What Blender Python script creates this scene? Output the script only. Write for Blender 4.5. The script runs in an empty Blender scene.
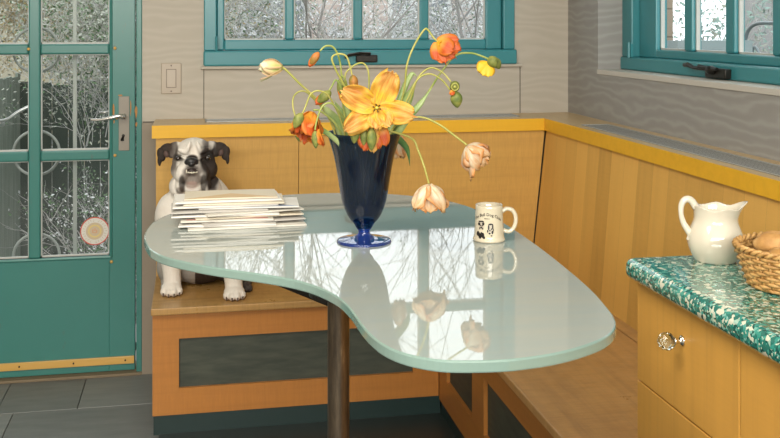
import bpy, bmesh, math, random
from math import sin, cos, pi, radians as rad
from mathutils import Vector, Matrix, noise
random.seed(7)
S = bpy.context.scene
COL = S.collection

# ------------------------------------------------------------------ survey
# the camera stands at x=0, y=0, eye height 1.3; the walls are axis aligned
F, HX, HY, H = 1000.0, 390.0, 25.0, 1.3
TH = math.atan(.195)
def ray(u, v):
    a = (u-HX)/F
    return Vector((sin(TH)+a*cos(TH), cos(TH)-a*sin(TH), (HY-v)/F))
def pY(u, v, Y):
    r = ray(u, v); s = Y/r.y
    return Vector((s*r.x, Y, H+s*r.z))
YW, XW = 3.84, 1.484          # back wall, right wall
LEDGE, SEAT, TOP, CTR = .947, .408, .868, .88

# ------------------------------------------------------------------ helpers
def tag(o, label, cat, group=None, kind=None):
    if label: o['label'] = label
    if cat: o['category'] = cat
    if group: o['group'] = group
    if kind: o['kind'] = kind
    return o
def thing(name, loc, label=None, cat=None, group=None, kind=None):
    o = bpy.data.objects.new(name, None); COL.objects.link(o)
    o.location = loc; o.empty_display_size = .05
    return tag(o, label, cat, group, kind)
def wloc(o):
    v = Vector((0, 0, 0))
    while o is not None:
        v += o.location; o = o.parent
    return v
def obj(name, bm, mat, parent=None, smooth=False, bevel=0, base=None, label=None, solid=0, sub=0, autos=None):
    """link a bmesh (world coordinates) as one object"""
    off = wloc(parent) if parent else (Vector(base) if base is not None else Vector((0, 0, 0)))
    bmesh.ops.translate(bm, verts=bm.verts, vec=-off)
    me = bpy.data.meshes.new(name); bm.to_mesh(me); bm.free()
    o = bpy.data.objects.new(name, me); COL.objects.link(o)
    if parent: o.parent = parent
    elif base is not None: o.location = base
    for m in (mat if isinstance(mat, (list, tuple)) else [mat]): me.materials.append(m)
    if smooth:
        for p in me.polygons: p.use_smooth = True
    if autos:
        for p in me.polygons: p.use_smooth = True
        me.set_sharp_from_angle(angle=rad(autos))
    if solid:
        md = o.modifiers.new('s', 'SOLIDIFY'); md.thickness = solid; md.offset = 0
    if sub:
        md = o.modifiers.new('u', 'SUBSURF'); md.levels = sub; md.render_levels = sub
    if bevel:
        md = o.modifiers.new('b', 'BEVEL'); md.width = bevel; md.segments = 2; md.limit_method = 'ANGLE'; md.angle_limit = rad(40)
    if label: o['label'] = label
    return o
def BM(): return bmesh.new()
def bx(bm, x0, x1, y0, y1, z0, z1, mi=0):
    vs = [bm.verts.new((x, y, z)) for x in (x0, x1) for y in (y0, y1) for z in (z0, z1)]
    for f in ((0,1,3,2),(4,6,7,5),(0,4,5,1),(2,3,7,6),(0,2,6,4),(1,5,7,3)):
        fc = bm.faces.new([vs[i] for i in f]); fc.material_index = mi
    return vs
def box(x0, x1, y0, y1, z0, z1):
    bm = BM(); bx(bm, x0, x1, y0, y1, z0, z1); return bm
def cat_rom(pts, n=6, closed=False):
    P = [Vector(p) for p in pts]; out = []
    m = len(P); rng = range(m if closed else m-1)
    for i in rng:
        if closed: a, b, c, d = P[(i-1) % m], P[i], P[(i+1) % m], P[(i+2) % m]
        else: a, b, c, d = P[max(i-1, 0)], P[i], P[i+1], P[min(i+2, m-1)]
        for k in range(n):
            t = k/n
            out.append(.5*((2*b)+(c-a)*t+(2*a-5*b+4*c-d)*t*t+(3*b-a-3*c+d)*t**3))
    if not closed: out.append(P[-1])
    return out
def tube(bm, pts, r, seg=8, r1=None, cap=True, closed=False, flat=None):
    """sweep a circle; r may be a list; flat=(nx) squashes"""
    n = len(pts); P = [Vector(p) for p in pts]
    def rr(i):
        if isinstance(r, (list, tuple)): return r[i]
        return r+(r1-r)*i/(n-1) if r1 is not None else r
    rings = []; up = None
    for i in range(n):
        if closed: t = P[(i+1) % n]-P[i-1]
        else: t = P[min(i+1, n-1)]-P[max(i-1, 0)]
        if t.length < 1e-9: t = Vector((0, 0, 1))
        t.normalize()
        if up is None:
            up = t.orthogonal().normalized()
        up = (up-t*up.dot(t))
        if up.length < 1e-6: up = t.orthogonal()
        up.normalize(); s = t.cross(up)
        rings.append([bm.verts.new(P[i]+(up*cos(a)+s*sin(a))*rr(i)) for a in [2*pi*k/seg for k in range(seg)]])
    m = n if closed else n-1
    for i in range(m):
        A, B = rings[i], rings[(i+1) % n]
        for k in range(seg):
            bm.faces.new((A[k], A[(k+1) % seg], B[(k+1) % seg], B[k]))
    if cap and not closed:
        bm.faces.new(rings[0][::-1]); bm.faces.new(rings[-1])
def lathe(bm, prof, c, seg=48, fn=None):
    """prof list of (r,z) ; r=0 closes"""
    rings = []
    for r, z in prof:
        if r < 1e-6: rings.append([bm.verts.new((c[0], c[1], c[2]+z))]); continue
        ring = []
        for k in range(seg):
            a = 2*pi*k/seg; p = Vector((r*cos(a), r*sin(a), z))
            if fn: p = fn(p, a, r, z)
            ring.append(bm.verts.new((c[0]+p.x, c[1]+p.y, c[2]+p.z)))
        rings.append(ring)
    for A, B in zip(rings, rings[1:]):
        if len(A) == 1 and len(B) == 1: continue
        for k in range(seg):
            k2 = (k+1) % seg
            if len(A) == 1: bm.faces.new((A[0], B[k2], B[k]))
            elif len(B) == 1: bm.faces.new((A[k], A[k2], B[0]))
            else: bm.faces.new((A[k], A[k2], B[k2], B[k]))
    bmesh.ops.recalc_face_normals(bm, faces=bm.faces)
def ell(bm, c, r, rot=None, seg=20):
    M = Matrix.Translation(c) @ (rot.to_matrix().to_4x4() if rot is not None and hasattr(rot, 'to_matrix') else (rot or Matrix())) @ Matrix.Diagonal((r[0], r[1], r[2], 1))
    bmesh.ops.create_uvsphere(bm, u_segments=seg, v_segments=max(6, seg//2), radius=1, matrix=M)

# ------------------------------------------------------------------ materials
def mat(name, col=(.5,.5,.5), rough=.5, **k):
    m = bpy.data.materials.new(name); m.use_nodes = True
    b = m.node_tree.nodes['Principled BSDF']
    b.inputs['Base Color'].default_value = (*col, 1); b.inputs['Roughness'].default_value = rough
    for a, v in k.items(): b.inputs[a.replace('_', ' ')].default_value = v
    return m
class N:
    """small node helper"""
    def __init__(s, m):
        s.m = m; s.t = m.node_tree; s.b = s.t.nodes['Principled BSDF']
    def n(s, typ, **k):
        x = s.t.nodes.new(typ)
        for a, v in k.items():
            if a in x.inputs: x.inputs[a].default_value = v
            else: setattr(x, a, v)
        return x
    def l(s, a, b): s.t.links.new(a, b)
    def coord(s, scale=(1,1,1), rot=(0,0,0), kind='Object', loc=(0,0,0)):
        c = s.n('ShaderNodeTexCoord'); m = s.n('ShaderNodeMapping')
        m.inputs['Scale'].default_value = scale; m.inputs['Rotation'].default_value = rot; m.inputs['Location'].default_value = loc
        s.l(c.outputs[kind], m.inputs['Vector']); return m.outputs[0]
    def noise(s, vec, scale=5, detail=4, rough=.5, dist=0):
        x = s.n('ShaderNodeTexNoise'); x.inputs['Scale'].default_value = scale; x.inputs['Detail'].default_value = detail
        x.inputs['Roughness'].default_value = rough; x.inputs['Distortion'].default_value = dist
        s.l(vec, x.inputs['Vector']); return x.outputs['Fac']
    def ramp(s, fac, stops):
        x = s.n('ShaderNodeValToRGB'); e = x.color_ramp.elements
        while len(e) > 1: e.remove(e[-1])
        for i, (p, c) in enumerate(stops):
            el = e[0] if i == 0 else e.new(p)
            el.position = p; el.color = (*c, 1)
        s.l(fac, x.inputs[0]); return x.outputs[0]
    def mix(s, fac, a, b, mode='MIX'):
        x = s.n('ShaderNodeMix', data_type='RGBA', blend_type=mode)
        for sock, v in ((x.inputs[0], fac), (x.inputs[6], a), (x.inputs[7], b)):
            if hasattr(v, 'is_output'): s.l(v, sock)
            elif isinstance(v, (int, float)): sock.default_value = v
            else: sock.default_value = (*v, 1)
        return x.outputs[2]
    def math(s, op, a, b=0):
        x = s.n('ShaderNodeMath', operation=op)
        for sock, v in ((x.inputs[0], a), (x.inputs[1], b)):
            if hasattr(v, 'is_output'): s.l(v, sock)
            else: sock.default_value = v
        return x.outputs[0]
    def base(s, c): s.l(c, s.b.inputs['Base Color'])
    def bump(s, h, st=.2, d=.01):
        x = s.n('ShaderNodeBump'); x.inputs['Strength'].default_value = st; x.inputs['Distance'].default_value = d
        s.l(h, x.inputs['Height']); s.l(x.outputs[0], s.b.inputs['Normal'])
def tint(c, k): return tuple(min(1, x*k) for x in c)

def wood(name, col, grain='z', rough=.35, var=.25, ripple=.12, board=None, wear=0):
    """honey veneer: long grain along one axis, fine cross ripple; board=(axis,width) varies tone by board"""
    m = mat(name, col, rough); n = N(m)
    sc = {'x': (1.2, 26, 26), 'y': (26, 1.2, 26), 'z': (26, 26, 1.2)}[grain]
    rp = {'x': (55, 5, 5), 'y': (5, 55, 5), 'z': (5, 5, 55)}[grain]
    g = n.noise(n.coord(sc), 1.5, 5, .6, .6)
    r = n.noise(n.coord(rp), 2.2, 2, .5, 1.2)
    big = n.noise(n.coord((1, 1, 1)), 1.6, 2)
    c = n.ramp(g, [(.25, tint(col, 1-var)), (.5, col), (.78, tint(col, 1+var*.6))])
    c = n.mix(n.math('MULTIPLY', n.math('SUBTRACT', r, .35), ripple*4), c, tint(col, .62))
    c = n.mix(n.math('MULTIPLY', big, .35), c, (col[0]*.85, col[1]*.68, col[2]*.5))
    if board:
        ax, w = board
        sp = n.n('ShaderNodeSeparateXYZ'); n.l(n.coord(), sp.inputs[0])
        q = n.math('FLOOR', n.math('DIVIDE', sp.outputs[ax], w))
        wn = n.n('ShaderNodeTexWhiteNoise', noise_dimensions='1D'); n.l(q, wn.inputs['W'])
        c = n.mix(n.math('MULTIPLY', wn.outputs['Value'], .55), c, tint(col, 1.5))
        fr = n.math('FRACT', n.math('DIVIDE', sp.outputs[ax], w))
        seam = n.math('LESS_THAN', fr, .012)
        c = n.mix(n.math('MULTIPLY', seam, .45), c, tint(col, .4))
    if wear:
        w = n.noise(n.coord((3, 3, 3)), 2.5, 6, .65)
        c = n.mix(n.ramp(w, [(.5, (0,0,0)), (.75, (wear,)*3)]), c, (.13, .07, .035))
        rr = n.ramp(w, [(.3, (rough*.7,)*3), (.7, (rough*1.5,)*3)]); n.l(rr, n.b.inputs['Roughness'])
    n.base(c); n.bump(g, .05, .002)
    return m

WALL = mat('greyed_plywood_wall', (.5,.44,.345), .6); n = N(WALL)
w = n.n('ShaderNodeTexWave', wave_type='BANDS', bands_direction='Z', wave_profile='SIN')
w.inputs['Scale'].default_value = 7; w.inputs['Distortion'].default_value = 14; w.inputs['Detail'].default_value = 3; w.inputs['Detail Scale'].default_value = .9
n.l(n.coord((.45, .45, 1.3)), w.inputs['Vector'])
fine = n.noise(n.coord((3, 3, 90)), 1.5, 3)
c = n.ramp(w.outputs['Fac'], [(0, (.445,.40,.33)), (.6, (.46,.415,.345)), (1, (.48,.435,.365))])
n.base(n.mix(n.math('MULTIPLY', fine, .18), c, (.37,.33,.27)))
WALL_SHADED = WALL.copy(); WALL_SHADED.name = 'shaded_plywood_wall'  # same plywood, the right wall's shade put into darker, greyer colours
for nd in WALL_SHADED.node_tree.nodes:
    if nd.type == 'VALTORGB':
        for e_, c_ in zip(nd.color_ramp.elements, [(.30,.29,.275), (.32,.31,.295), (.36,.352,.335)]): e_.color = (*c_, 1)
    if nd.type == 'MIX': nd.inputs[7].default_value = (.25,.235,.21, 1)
WALLD = mat('dull_wall_trim', (.27,.225,.17), .6)
DARKSEAM = mat('dark_joint', (.06,.05,.04), .8)

def paint(name, col, rough=.35, wear=.35):
    m = mat(name, col, rough); n = N(m)
    a = n.noise(n.coord((1, 1, 1)), 4, 5)
    c = n.mix(n.math('MULTIPLY', a, .35), col, tint(col, .7))
    s = n.noise(n.coord((1, 1, .35)), 38, 3, .6)
    c = n.mix(n.ramp(s, [(.66, (0,0,0)), (.76, (wear,)*3)]), c, (.1,.12,.1))
    n.base(c); n.bump(n.noise(n.coord((1, 1, .2)), 60, 2), .04, .002); return m
TEAL = paint('teal_gloss_paint', (.04,.235,.265), .3, .2)
TEALD = paint('green_teal_door_paint', (.045,.2,.175), .32, .45)
CHIP = mat('bare_wood_chip', (.42,.2,.06), .7)
GLASS = mat('window_pane_glass', (1,1,1), .0, Transmission_Weight=1.0, IOR=1.0, Alpha=1)
# thin architectural glass: clear with a faint reflection
GLASS.node_tree.nodes.clear(); t = GLASS.node_tree
o_ = t.nodes.new('ShaderNodeOutputMaterial'); mx = t.nodes.new('ShaderNodeMixShader'); tr = t.nodes.new('ShaderNodeBsdfTransparent'); gl = t.nodes.new('ShaderNodeBsdfGlossy')
tr.inputs[0].default_value = (.97,.985,.98,1); gl.inputs['Roughness'].default_value = .02; mx.inputs[0].default_value = .04
t.links.new(tr.outputs[0], mx.inputs[1]); t.links.new(gl.outputs[0], mx.inputs[2]); t.links.new(mx.outputs[0], o_.inputs[0])
PUTTY = mat('white_glazing_bead', (.5,.5,.47), .5)

WOODV = wood('honey_maple_backrest', (.62,.375,.105), 'x', .38, .12, .2)
WOODB = wood('honey_maple_boards', (.62,.37,.095), 'z', .36, .14, .10, board=(1, .098))
WOODF = wood('orange_bench_frame', (.46,.19,.04), 'x', .38, .15, .18)
WOODF2 = wood('orange_bench_frame_side', (.46,.19,.04), 'y', .38, .15, .18)
WOODS = wood('worn_seat_board', (.46,.27,.09), 'x', .33, .25, .28, wear=.25)
WOODS2 = wood('worn_seat_board_side', (.58,.33,.12), 'y', .36, .25, .28, wear=.12)
WOODC = wood('golden_cabinet_wood', (.65,.345,.07), 'z', .35, .12, .06)
YEL = wood('yellow_ledge_wood', (.80,.46,.03), 'x', .3, .1, .06)
LTOP = wood('pale_ledge_top', (.62,.45,.23), 'y', .3, .15, .1)
PANEL = mat('dark_slate_panel', (.045,.052,.038), .55); n = N(PANEL)
n.base(n.ramp(n.noise(n.coord((1,1,5)), 12, 5), [(.3, (.035,.043,.032)), (.7, (.065,.072,.052))]))
KICK = mat('dark_green_kick_board', (.012,.03,.028), .35)
SLATE = mat('slate_tile', (.1,.105,.1), .45); n = N(SLATE)
at_ = n.n('ShaderNodeAttribute', attribute_name='tone')
sl = n.noise(n.coord((1,4,1)), 6, 6, .6)
n.base(n.mix(n.math('MULTIPLY', at_.outputs['Fac'], 1.0), n.ramp(sl, [(.3, (.12,.125,.122)), (.7, (.17,.175,.168))]), n.ramp(sl, [(.3, (.18,.19,.188)), (.7, (.24,.245,.235))])))
n.bump(sl, .25, .004)
GROUT = mat('dark_grout', (.03,.03,.028), .8)
STEEL = mat('brushed_steel', (.5,.48,.45), .3, Metallic=1)
ALU = mat('grey_grille_metal', (.48,.48,.46), .4, Metallic=.3)
BLACKM = mat('blackened_metal', (.03,.028,.025), .35, Metallic=.8)
BRASS = wood('brass_kick_strip', (.62,.38,.1), 'x', .3, .12, .0)
LEG = mat('dark_bronze_steel', (.11,.085,.06), .32, Metallic=.85); n = N(LEG)
n.base(n.ramp(n.noise(n.coord((8,8,1)), 9, 5, .7), [(.35, (.07,.055,.042)), (.6, (.15,.115,.08)), (.8, (.33,.26,.18))]))

TGL = mat('frosted_table_glass', (.36,.45,.41), .015, IOR=1.7); n = N(TGL)
sm = n.noise(n.coord((2, 9, 1), (0,0,.5)), 2.2, 5, .6)
n.base(n.ramp(sm, [(.35, (.335,.38,.365)), (.65, (.36,.388,.355)), (.82, (.375,.39,.34))]))
n.l(n.ramp(sm, [(.4, (.012,)*3), (.75, (.05,)*3)]), n.b.inputs['Roughness'])
TEDGE = mat('glass_table_edge', (.26,.38,.34), .12, IOR=1.5, Transmission_Weight=.15, Coat_Weight=.5)

COBF = mat('bright_cobalt_glass', (.02,.09,.55), .02, IOR=1.5, Transmission_Weight=.8, Coat_Weight=.6)
COB = mat('cobalt_vase_glass', (.008,.055,.18), .02, IOR=1.5, Transmission_Weight=.93, Coat_Weight=.0)
MUGW = mat('cream_mug_glaze', (.63,.56,.42), .12, Coat_Weight=.5)
INK = mat('black_print', (.015,.013,.012), .4)
INKG = mat('grey_print', (.2,.18,.15), .4)
PITW = mat('cream_pitcher_glaze', (.66,.60,.49), .1, Coat_Weight=.6)
WICK = mat('golden_wicker', (.50,.28,.09), .5); n = N(WICK)
n.base(n.ramp(n.noise(n.coord(), 70, 3), [(.3, (.36,.18,.05)), (.6, (.58,.34,.12)), (.8, (.70,.46,.2))]))
BREAD = mat('brown_bread_crust', (.42,.22,.08), .6); n = N(BREAD)
n.base(n.ramp(n.noise(n.coord(), 22, 6, .6), [(.3, (.34,.16,.04)), (.5, (.52,.28,.09)), (.75, (.68,.44,.18))])); n.bump(n.noise(n.coord(), 60, 5), .4, .004)
TERR = mat('green_glass_terrazzo', (.05,.3,.25), .08, Coat_Weight=.5); n = N(TERR)
v = n.n('ShaderNodeTexVoronoi', feature='F1'); v.inputs['Scale'].default_value = 230; n.l(n.coord((1,1,1)), v.inputs['Vector'])
v2 = n.n('ShaderNodeTexVoronoi', feature='F1'); v2.inputs['Scale'].default_value = 125; n.l(n.coord((1,1,1), loc=(3,1,2)), v2.inputs['Vector'])
s1 = n.n('ShaderNodeSeparateColor'); n.l(v.outputs['Color'], s1.inputs[0])
s2 = n.n('ShaderNodeSeparateColor'); n.l(v2.outputs['Color'], s2.inputs[0])
c1 = n.ramp(s1.outputs[0], [(0, (.01,.10,.085)), (.3, (.02,.2,.16)), (.55, (.05,.33,.27)), (.72, (.2,.5,.43)), (.85, (.62,.70,.56))])
c2 = n.ramp(s2.outputs[1], [(0, (.02,.17,.14)), (.4, (.04,.30,.25)), (.6, (.35,.55,.45)), (.75, (.70,.71,.58))])
for e in list(n.t.nodes):
    if e.type == 'VALTORGB': e.color_ramp.interpolation = 'CONSTANT'
n.base(n.mix(n.math('GREATER_THAN', s2.outputs[0], .62), c1, c2))
CRYS = mat('clear_crystal', (.85,.97,.95), .0, IOR=1.5, Transmission_Weight=1)
SWP = mat('beige_switch_plate', (.43,.36,.28), .35)
SWD = mat('switch_gap', (.18,.14,.11), .5)

def petal_mat(name, base, mid, tip, edge, streak=.5, trans=.25, stc=None):
    stc = stc or edge
    m = mat(name, mid, .5, Subsurface_Weight=0); n = N(m)
    uv = n.n('ShaderNodeUVMap'); sp = n.n('ShaderNodeSeparateXYZ'); n.l(uv.outputs[0], sp.inputs[0])
    c = n.ramp(sp.outputs[0], [(0, base), (.28, base), (.55, mid), (1, tip)])
    mp = n.n('ShaderNodeMapping'); mp.inputs['Scale'].default_value = (1.5, 11, 1); n.l(uv.outputs[0], mp.inputs[0])
    oi = n.n('ShaderNodeObjectInfo'); add = n.n('ShaderNodeVectorMath', operation='ADD'); n.l(mp.outputs[0], add.inputs[0]); n.l(oi.outputs['Random'], add.inputs[1])
    st = n.noise(add.outputs[0], 1.6, 4, .6, .3)
    c = n.mix(n.math('MULTIPLY', n.ramp(st, [(.42, (0,0,0)), (.62, (1,1,1))]), streak), c, stc)
    d = n.math('ABSOLUTE', n.math('SUBTRACT', sp.outputs[1], .5))
    c = n.mix(n.ramp(d, [(.27, (0,0,0)), (.48, (.85,.85,.85))]), c, edge)
    n.base(c)
    # thin petals let a little light through
    tl = n.n('ShaderNodeBsdfTranslucent'); n.l(c, tl.inputs[0]); mx = n.n('ShaderNodeMixShader'); mx.inputs[0].default_value = trans
    out = n.t.nodes['Material Output']; n.l(n.b.outputs[0], mx.inputs[1]); n.l(tl.outputs[0], mx.inputs[2]); n.l(mx.outputs[0], out.inputs[0])
    return m
P_YO = petal_mat('yellow_orange_petal', (.85,.60,.04), (.80,.44,.09), (.84,.54,.17), (.84,.50,.06), .8, stc=(.70,.24,.05))
P_OR = petal_mat('orange_red_petal', (.75,.36,.03), (.56,.07,.010), (.60,.09,.012), (.76,.24,.03), .4)
P_PE = petal_mat('pale_peach_petal', (.84,.76,.56), (.85,.75,.58), (.80,.52,.24), (.74,.28,.05), .6, stc=(.76,.35,.12))
P_GW = petal_mat('green_white_petal', (.45,.55,.15), (.70,.74,.35), (.84,.82,.62), (.80,.50,.3), .15)
P_YE = petal_mat('bright_yellow_petal', (.9,.6,.03), (.92,.62,.03), (.92,.66,.05), (.85,.45,.03), .3)
def plant(name, a, b, rough=.45, sc=40):
    m = mat(name, a, rough); n = N(m); n.base(n.ramp(n.noise(n.coord(), sc, 4), [(.35, a), (.7, b)])); return m
STEM = plant('pale_green_stem', (.22,.30,.055), (.40,.42,.12))
STEM2 = plant('yellow_green_stem', (.33,.34,.06), (.48,.44,.13))
LEAF = plant('fresh_leaf_green', (.20,.31,.09), (.40,.47,.20), .4, 25)
LEAFD = plant('deep_leaf_green', (.04,.13,.04), (.10,.2,.05), .35, 25)
SEPAL = plant('olive_sepal', (.10,.14,.025), (.27,.27,.06), .6, 90)
SEPAL2 = plant('reddish_sepal', (.20,.16,.03), (.55,.16,.03), .6, 60)
STAM = mat('dark_stamen', (.12,.06,.01), .6); PIST = mat('pistil_yellow_green', (.6,.55,.08), .5)

def paper(name, c): 
    m = mat(name, c, .6); return m
PAP = {k: paper('paper_'+k, tint(c, .88)) for k, c in dict(white=(.78,.75,.70), cream=(.72,.64,.50), manila=(.66,.47,.26), grey=(.52,.49,.45), pink=(.55,.16,.14), blue=(.45,.52,.68), off=(.74,.70,.62)).items()}

# ------------------------------------------------------------------ shell
def struct(name, bm, m, parent=None, **k):
    o = obj(name, bm, m, parent, **k)
    if not parent: o['kind'] = 'structure'
    return o
BLX = -.132
XL, YF, CEIL, XR = -2.6, -2.4, 2.55, XW
WT = .16
# floor: slabs on a dark bed, joints where the photo shows them near the door
bm = BM(); bx(bm, XL-WT, XR+.3, YF-WT, YW+WT, -.06, -.004)
struct('floor', bm, GROUT)
bm = BM(); tone = []
def slab(x0, x1, y0, y1, tn):
    n0 = len(bm.faces); bx(bm, x0+.0013, x1-.0013, y0+.0013, y1-.0013, -.02, 0)
    tone.extend([tn]*6)
rows = [(3.53, YW, [-3, -2.1, -1.4, -.96, -.655, -.392, .3, 1.0, 1.5], [.1,.3,.2,.4,.12,.55,.0,.2]),
        (3.22, 3.53, [-3, -2.2, -1.2, -.597, .1, .7, 1.5], [.2,.5,.75,.08,.3,.1])]
y = 3.22; r_ = random.Random(3)
while y > YF:
    x = -3-r_.random()*.6; xs = [x]; ts = []
    while x < XR: x += r_.choice([.3,.6,.6,.9]); xs.append(x); ts.append(r_.random()*.6)
    rows.append((y-.31, y, xs, ts)); y -= .31
for y0, y1, xs, ts in rows:
    for a, b, tn in zip(xs, xs[1:], ts):
        a, b = max(a, XL), min(b, XR)
        if b-a > .02: slab(a, b, y0, y1, tn)
fl = struct('floor_slabs', bm, SLATE, bevel=.0015); fl['kind'] = 'structure'
at_l = fl.data.attributes.new('tone', 'FLOAT', 'FACE')
for i, v_ in enumerate(tone): at_l.data[i].value = v_
struct('ceiling', box(XL-WT, XR+.3, YF-WT, YW+WT, CEIL, CEIL+.08), mat('white_ceiling', (.75,.73,.68), .8))

struct('dark_floor_sheet', box(BLX+.02, .806, .6, 3.251, 0, .003), mat('dark_green_sheet', (.02,.032,.030), .4))  # thin near-black sheet over the slabs in front of both benches
# openings of the back wall: door, window
DX0, DX1, DZ1 = -1.0, -.212, 2.06
WX0, WX1, WZ0, WZ1 = .033, 1.255, 1.145, 2.06
bm = BM()
bx(bm, XL-WT, DX0-.06, YW, YW+WT, 0, CEIL); bx(bm, DX0-.06, WX0, YW, YW+WT, DZ1+.06, CEIL)
bx(bm, DX1+.018, WX0, YW, YW+WT, 0, DZ1+.06)
bx(bm, WX0, WX1, YW, YW+WT, 0, WZ0); bx(bm, WX0, WX1, YW, YW+WT, WZ1, CEIL)
bx(bm, WX1, XR+.3, YW, YW+WT, 0, CEIL)
struct('wall_back', bm, WALL)
# plywood joints and the dull strip beside the door
bm = BM()
bx(bm, WX0-.0015, WX0+.001, YW-.001, YW+.004, .945, WZ0); bx(bm, 1.279, 1.282, YW-.001, YW+.004, .945, WZ0-.01)
bx(bm, -.192, WX0, YW-.0015, YW+.003, .936, .9395)
struct('trim_1', bm, DARKSEAM)
struct('trim_2', box(-.194, -.13, YW-.012, YW, 0, .935), WALLD)
# right wall with its recessed window
RY1, RY0, RZ0, RZ1, RX = 3.533, 1.75, 1.132, 2.06, 1.58
bm = BM()
bx(bm, XR, XR+.26, RY1, YW, 0, CEIL); bx(bm, XR, XR+.26, YF-WT, RY0, 0, CEIL)
bx(bm, XR, XR+.26, RY0, RY1, 0, RZ0); bx(bm, XR, XR+.26, RY0, RY1, RZ1, CEIL)
struct('wall_right', bm, WALL_SHADED)
struct('wall_left', box(XL-WT, XL, YF, YW, 0, CEIL), mat('plain_side_wall', (.36,.32,.26), .7))
# unseen wall behind the camera; its wide glazed opening is added for light
bm = BM()
bx(bm, XL-WT, XR+.3, YF-WT, YF, 0, 1.62); bx(bm, XL-WT, XR+.3, YF-WT, YF, 2.45, CEIL)
bx(bm, XL-WT, -2.1, YF-WT, YF, 1.62, 2.45); bx(bm, 1.2, XR+.3, YF-WT, YF, 1.62, 2.45)
struct('wall_front', bm, mat('plain_rear_wall', (.22,.19,.15), .7))
win3 = thing('added_window', (-.45, YF-.1, 1.62), kind='structure')
bm = BM()
for x in (-2.1, -1.29, -.48, .33, 1.14): bx(bm, x, x+.06, YF-.1, YF-.04, 1.68, 2.39)
for z in (1.62, 2.39): bx(bm, -2.1, 1.2, YF-.1, YF-.04, z, z+.06)
obj('window_frame', bm, TEAL, win3, bevel=.004)
obj('pane', box(-2.1, 1.2, YF-.075, YF-.07, 1.62, 2.45), GLASS, win3)

# ---- window_1 (back)
def win_back():
    W = thing('window_1', (WX0, YW, WZ0), kind='structure')
    y0 = YW-.012
    bm = BM()
    bx(bm, WX0, WX0+.047, y0, YW+.12, WZ0+.058, WZ1); bx(bm, WX1-.047, WX1, y0, YW+.12, WZ0+.058, WZ1)
    bx(bm, WX0+.047, WX1-.047, y0, YW+.12, WZ1-.05, WZ1)
    obj('window_frame', bm, TEAL, W, bevel=.004)
    obj('window_sill', box(WX0-.002, WX1+.004, YW-.03, YW+.12, WZ0, WZ0+.058), TEAL, W, bevel=.006)
    obj('sill_bead', box(WX0-.012, WX1+.03, YW-.022, YW, WZ0-.012, WZ0), WALL, W, bevel=.003)
    sa = BM(); x0, x1, z0, z1 = WX0+.048, WX1-.048, WZ0+.0585, WZ1-.051; ys = YW+.012
    xs = [(.109,.340), (.375,.607), (.643,.873), (.909,1.143)]
    zs = [(1.243, 1.540), (1.574, 1.93)]
    bx(sa, x0, xs[0][0], ys, ys+.045, z0, z1); bx(sa, xs[-1][1], x1, ys, ys+.045, z0, z1)
    bx(sa, xs[0][0], xs[-1][1], ys, ys+.045, z0, zs[0][0]); bx(sa, xs[0][0], xs[-1][1], ys, ys+.045, zs[-1][1], z1)
    obj('sash', sa, TEAL, W, bevel=.005)
    mb = BM()
    for a, b in zip(xs, xs[1:]): bx(mb, a[1], b[0], ys+.006, ys+.04, zs[0][0], zs[-1][1])
    bx(mb, xs[0][0], xs[-1][1], ys+.008, ys+.038, zs[0][1], zs[1][0])
    obj('glazing_bar', mb, TEAL, W, bevel=.007)
    for a, b in xs:
        for c, d in zs:
            bd = BM(); e = .005
            for q in ((a, a+e, c, d), (b-e, b, c, d), (a, b, c, c+e), (a, b, d-e, d)): bx(bd, q[0], q[1], ys+.018, ys+.03, q[2], q[3])
            p = obj('pane', box(a, b, ys+.024, ys+.027, c, d), GLASS, W)
            obj('glazing_bead', bd, PUTTY, p)
    h = BM(); bx(h, WX0+.038, WX0+.052, YW-.02, YW-.008, WZ0+.06, WZ0+.11); tube(h, [(WX0+.046, YW-.022, WZ0+.058), (WX0+.046, YW-.022, WZ0+.112)], .005)
    obj('hinge', h, TEAL, W)
    # crank operator
    L = BM(); bx(L, .607, .69, YW-.055, YW-.03, WZ0+.012, WZ0+.040); 
    obj('window_crank', L, BLACKM, W, bevel=.004)
    L = BM(); tube(L, [(.66, YW-.062, WZ0+.045), (.62, YW-.07, WZ0+.047), (.575, YW-.07, WZ0+.040), (.56, YW-.07, WZ0+.03)], .006)
    obj('crank_handle', L, BLACKM, W)
win_back()
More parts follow.
